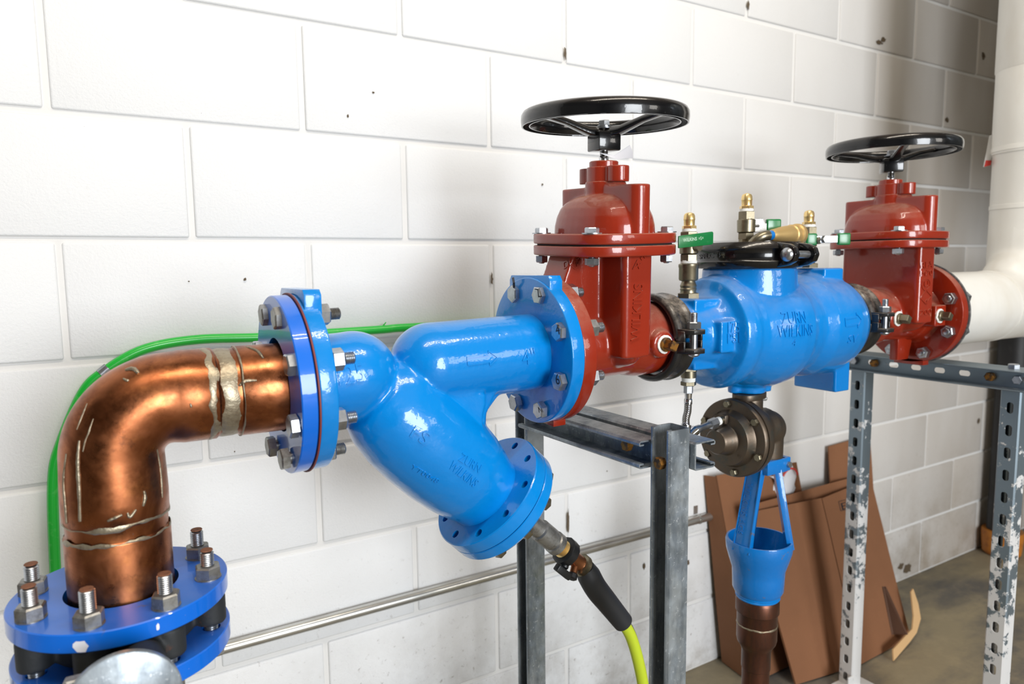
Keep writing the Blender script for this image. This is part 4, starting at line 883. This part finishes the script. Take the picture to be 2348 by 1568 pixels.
MB().lathe([(0, .055), (.01, .066), (.085, .072), (.100, .070), (.101, .057)], (3.09, -.075, 0), (0, 0, 1), 32).build('floor_sleeve', ORANGE, bp)
def board(corners, th, name, mat, par, nrm, sub=6, wav=.004):
    a, b, c, d = [V(x) for x in corners]; n = V(nrm).normalized(); vs = []; N = sub
    for side in (0, 1):
        for i in range(N+1):
            for j in range(N+1):
                u = i/N; v = j/N; p = (a*(1-u)+b*u)*(1-v)+(d*(1-u)+c*u)*v
                p = p+n*(wav*noise.noise(p*5)+ (th if side else 0)); vs.append(p)
    K = (N+1)**2; q = lambda s_, i, j: s_*K+i*(N+1)+j; fs = []
    for i in range(N):
        for j in range(N): fs += [(q(0, i, j), q(0, i+1, j), q(0, i+1, j+1), q(0, i, j+1)), (q(1, i, j+1), q(1, i+1, j+1), q(1, i+1, j), q(1, i, j))]
    for i in range(N): fs += [(q(0, i, 0), q(1, i, 0), q(1, i+1, 0), q(0, i+1, 0)), (q(0, i+1, N), q(1, i+1, N), q(1, i, N), q(0, i, N)), (q(0, 0, i+1), q(1, 0, i+1), q(1, 0, i), q(0, 0, i)), (q(0, N, i), q(1, N, i), q(1, N, i+1), q(0, N, i+1))]
    return MB().add(vs, fs).build(name, mat, par, smooth=40)
nb = (0, -1, .35)
cA = root('cardboard_box', (1.9, -.2, 0), 'large flattened cardboard box leaning on the wall, creased down its middle', 'box')
board([(1.640, -.205, .004), (1.880, -.243, .004), (1.875, -.100, .462), (1.545, -.110, .486)], .006, 'panel', CARD, cA, nb)
board([(1.884, -.243, .004), (2.147, -.237, .004), (2.225, -.040, .447), (1.879, -.100, .460)], .006, 'panel', CARD, cA, nb)
board([(1.70, -.185, .02), (2.10, -.185, .02), (2.222, -.028, .462), (1.545, -.100, .500)], .005, 'back_panel', CARD, cA, nb)
m = MB()
for pl in ([(-.150, -.030), (-.04, -.012), (.012, .0), (.050, .030), (.046, .075), (.026, .125), (.010, .120), (.006, .05), (-.012, .018), (-.06, .012), (-.145, .0)],):
    m.prism(pl, (2.128, -.262, .034), (.97, .10, 0), (.12, .25, .96), .004)
m.build('torn_flap', CARDIN, cA, smooth=None)
TCA = bvh([o for o in cA.children]); 
emboss('brown_tape', outline([(0, 0), (0, .5), (0, 1)], .18, 2), TCA, (2022, 1345), (2044, 1455), TAPEB, cA, h=.022, relief=.0008)
emboss('printed_symbol', outline([(0, 0), (1, 0), (1, 1), (0, 1)], .03, 2), TCA, (1927, 1172), (1950, 1166), INK, cA, h=.03, relief=.0006)
emboss('printed_symbol', 'E', TCA, (1931, 1169), (1944, 1165), INK, cA, h=.02, relief=.0006)
cB = root('cardboard_box', (1.6, -.08, 0), 'folded cardboard box behind the blue funnel, its left edge against bare wall', 'box')
board([(1.545, -.140, .004), (1.90, -.130, .004), (1.85, -.030, .560), (1.500, -.034, .578)], .006, 'panel', CARD, cB, nb)
board([(1.562, -.020, .004), (1.546, -.140, .004), (1.504, -.034, .574), (1.490, -.006, .574)], .004, 'side_panel', CARD, cB, (-1, 0, 0), 3)
cC = root('cardboard_sheet', (2.1, -.02, .45), 'small dark cardboard piece peeking above the leaning box beside the slotted post', 'cardboard')
board([(2.03, -.040, .30), (2.26, -.040, .30), (2.26, -.012, .585), (2.036, -.012, .578)], .004, 'panel', CARD, cC, nb, 3)
wbg = root('plastic_bag', (1.72, -.05, .50), 'crumpled white plastic bag with red print behind the funnel legs', 'bag')
m = MB(); m.sphere((1.765, -.045, .520), .058, 32, (1.0, .40, 1.1)); m.v = [p+V((noise.noise(p*24), noise.noise(p*24+V((5, 0, 0)))*.6, noise.noise(p*24+V((0, 7, 0)))))*.042 for p in m.v]
m.build('bag_body', PAPER, wbg, smooth=80)
m = MB(); m.tube(arc((1.765, -.078, .530), (1, 0, 0), (0, 0, 1), .036, 20, 150, 10), .0030, 6); m.build('red_print', REDINK, wbg)

for o, gname in ((gv1, 'red gate valves'), (gv2, 'red gate valves'), (cp1, 'grooved couplings on the pipe run'), (cp2, 'grooved couplings on the pipe run'), (tc1, 'test cocks on the check valve'), (tc2, 'test cocks on the check valve'), (tc3, 'test cocks on the check valve'),
                 (fu, 'blue flange rings on the copper pipe'), (fl, 'blue flange rings on the copper pipe'), (lf, 'blue flange rings on the copper pipe'), (st1, 'steel pipe stands'), (st2, 'steel pipe stands'), (cA, 'flattened cardboard boxes'), (cB, 'flattened cardboard boxes')):
    o['group'] = gname
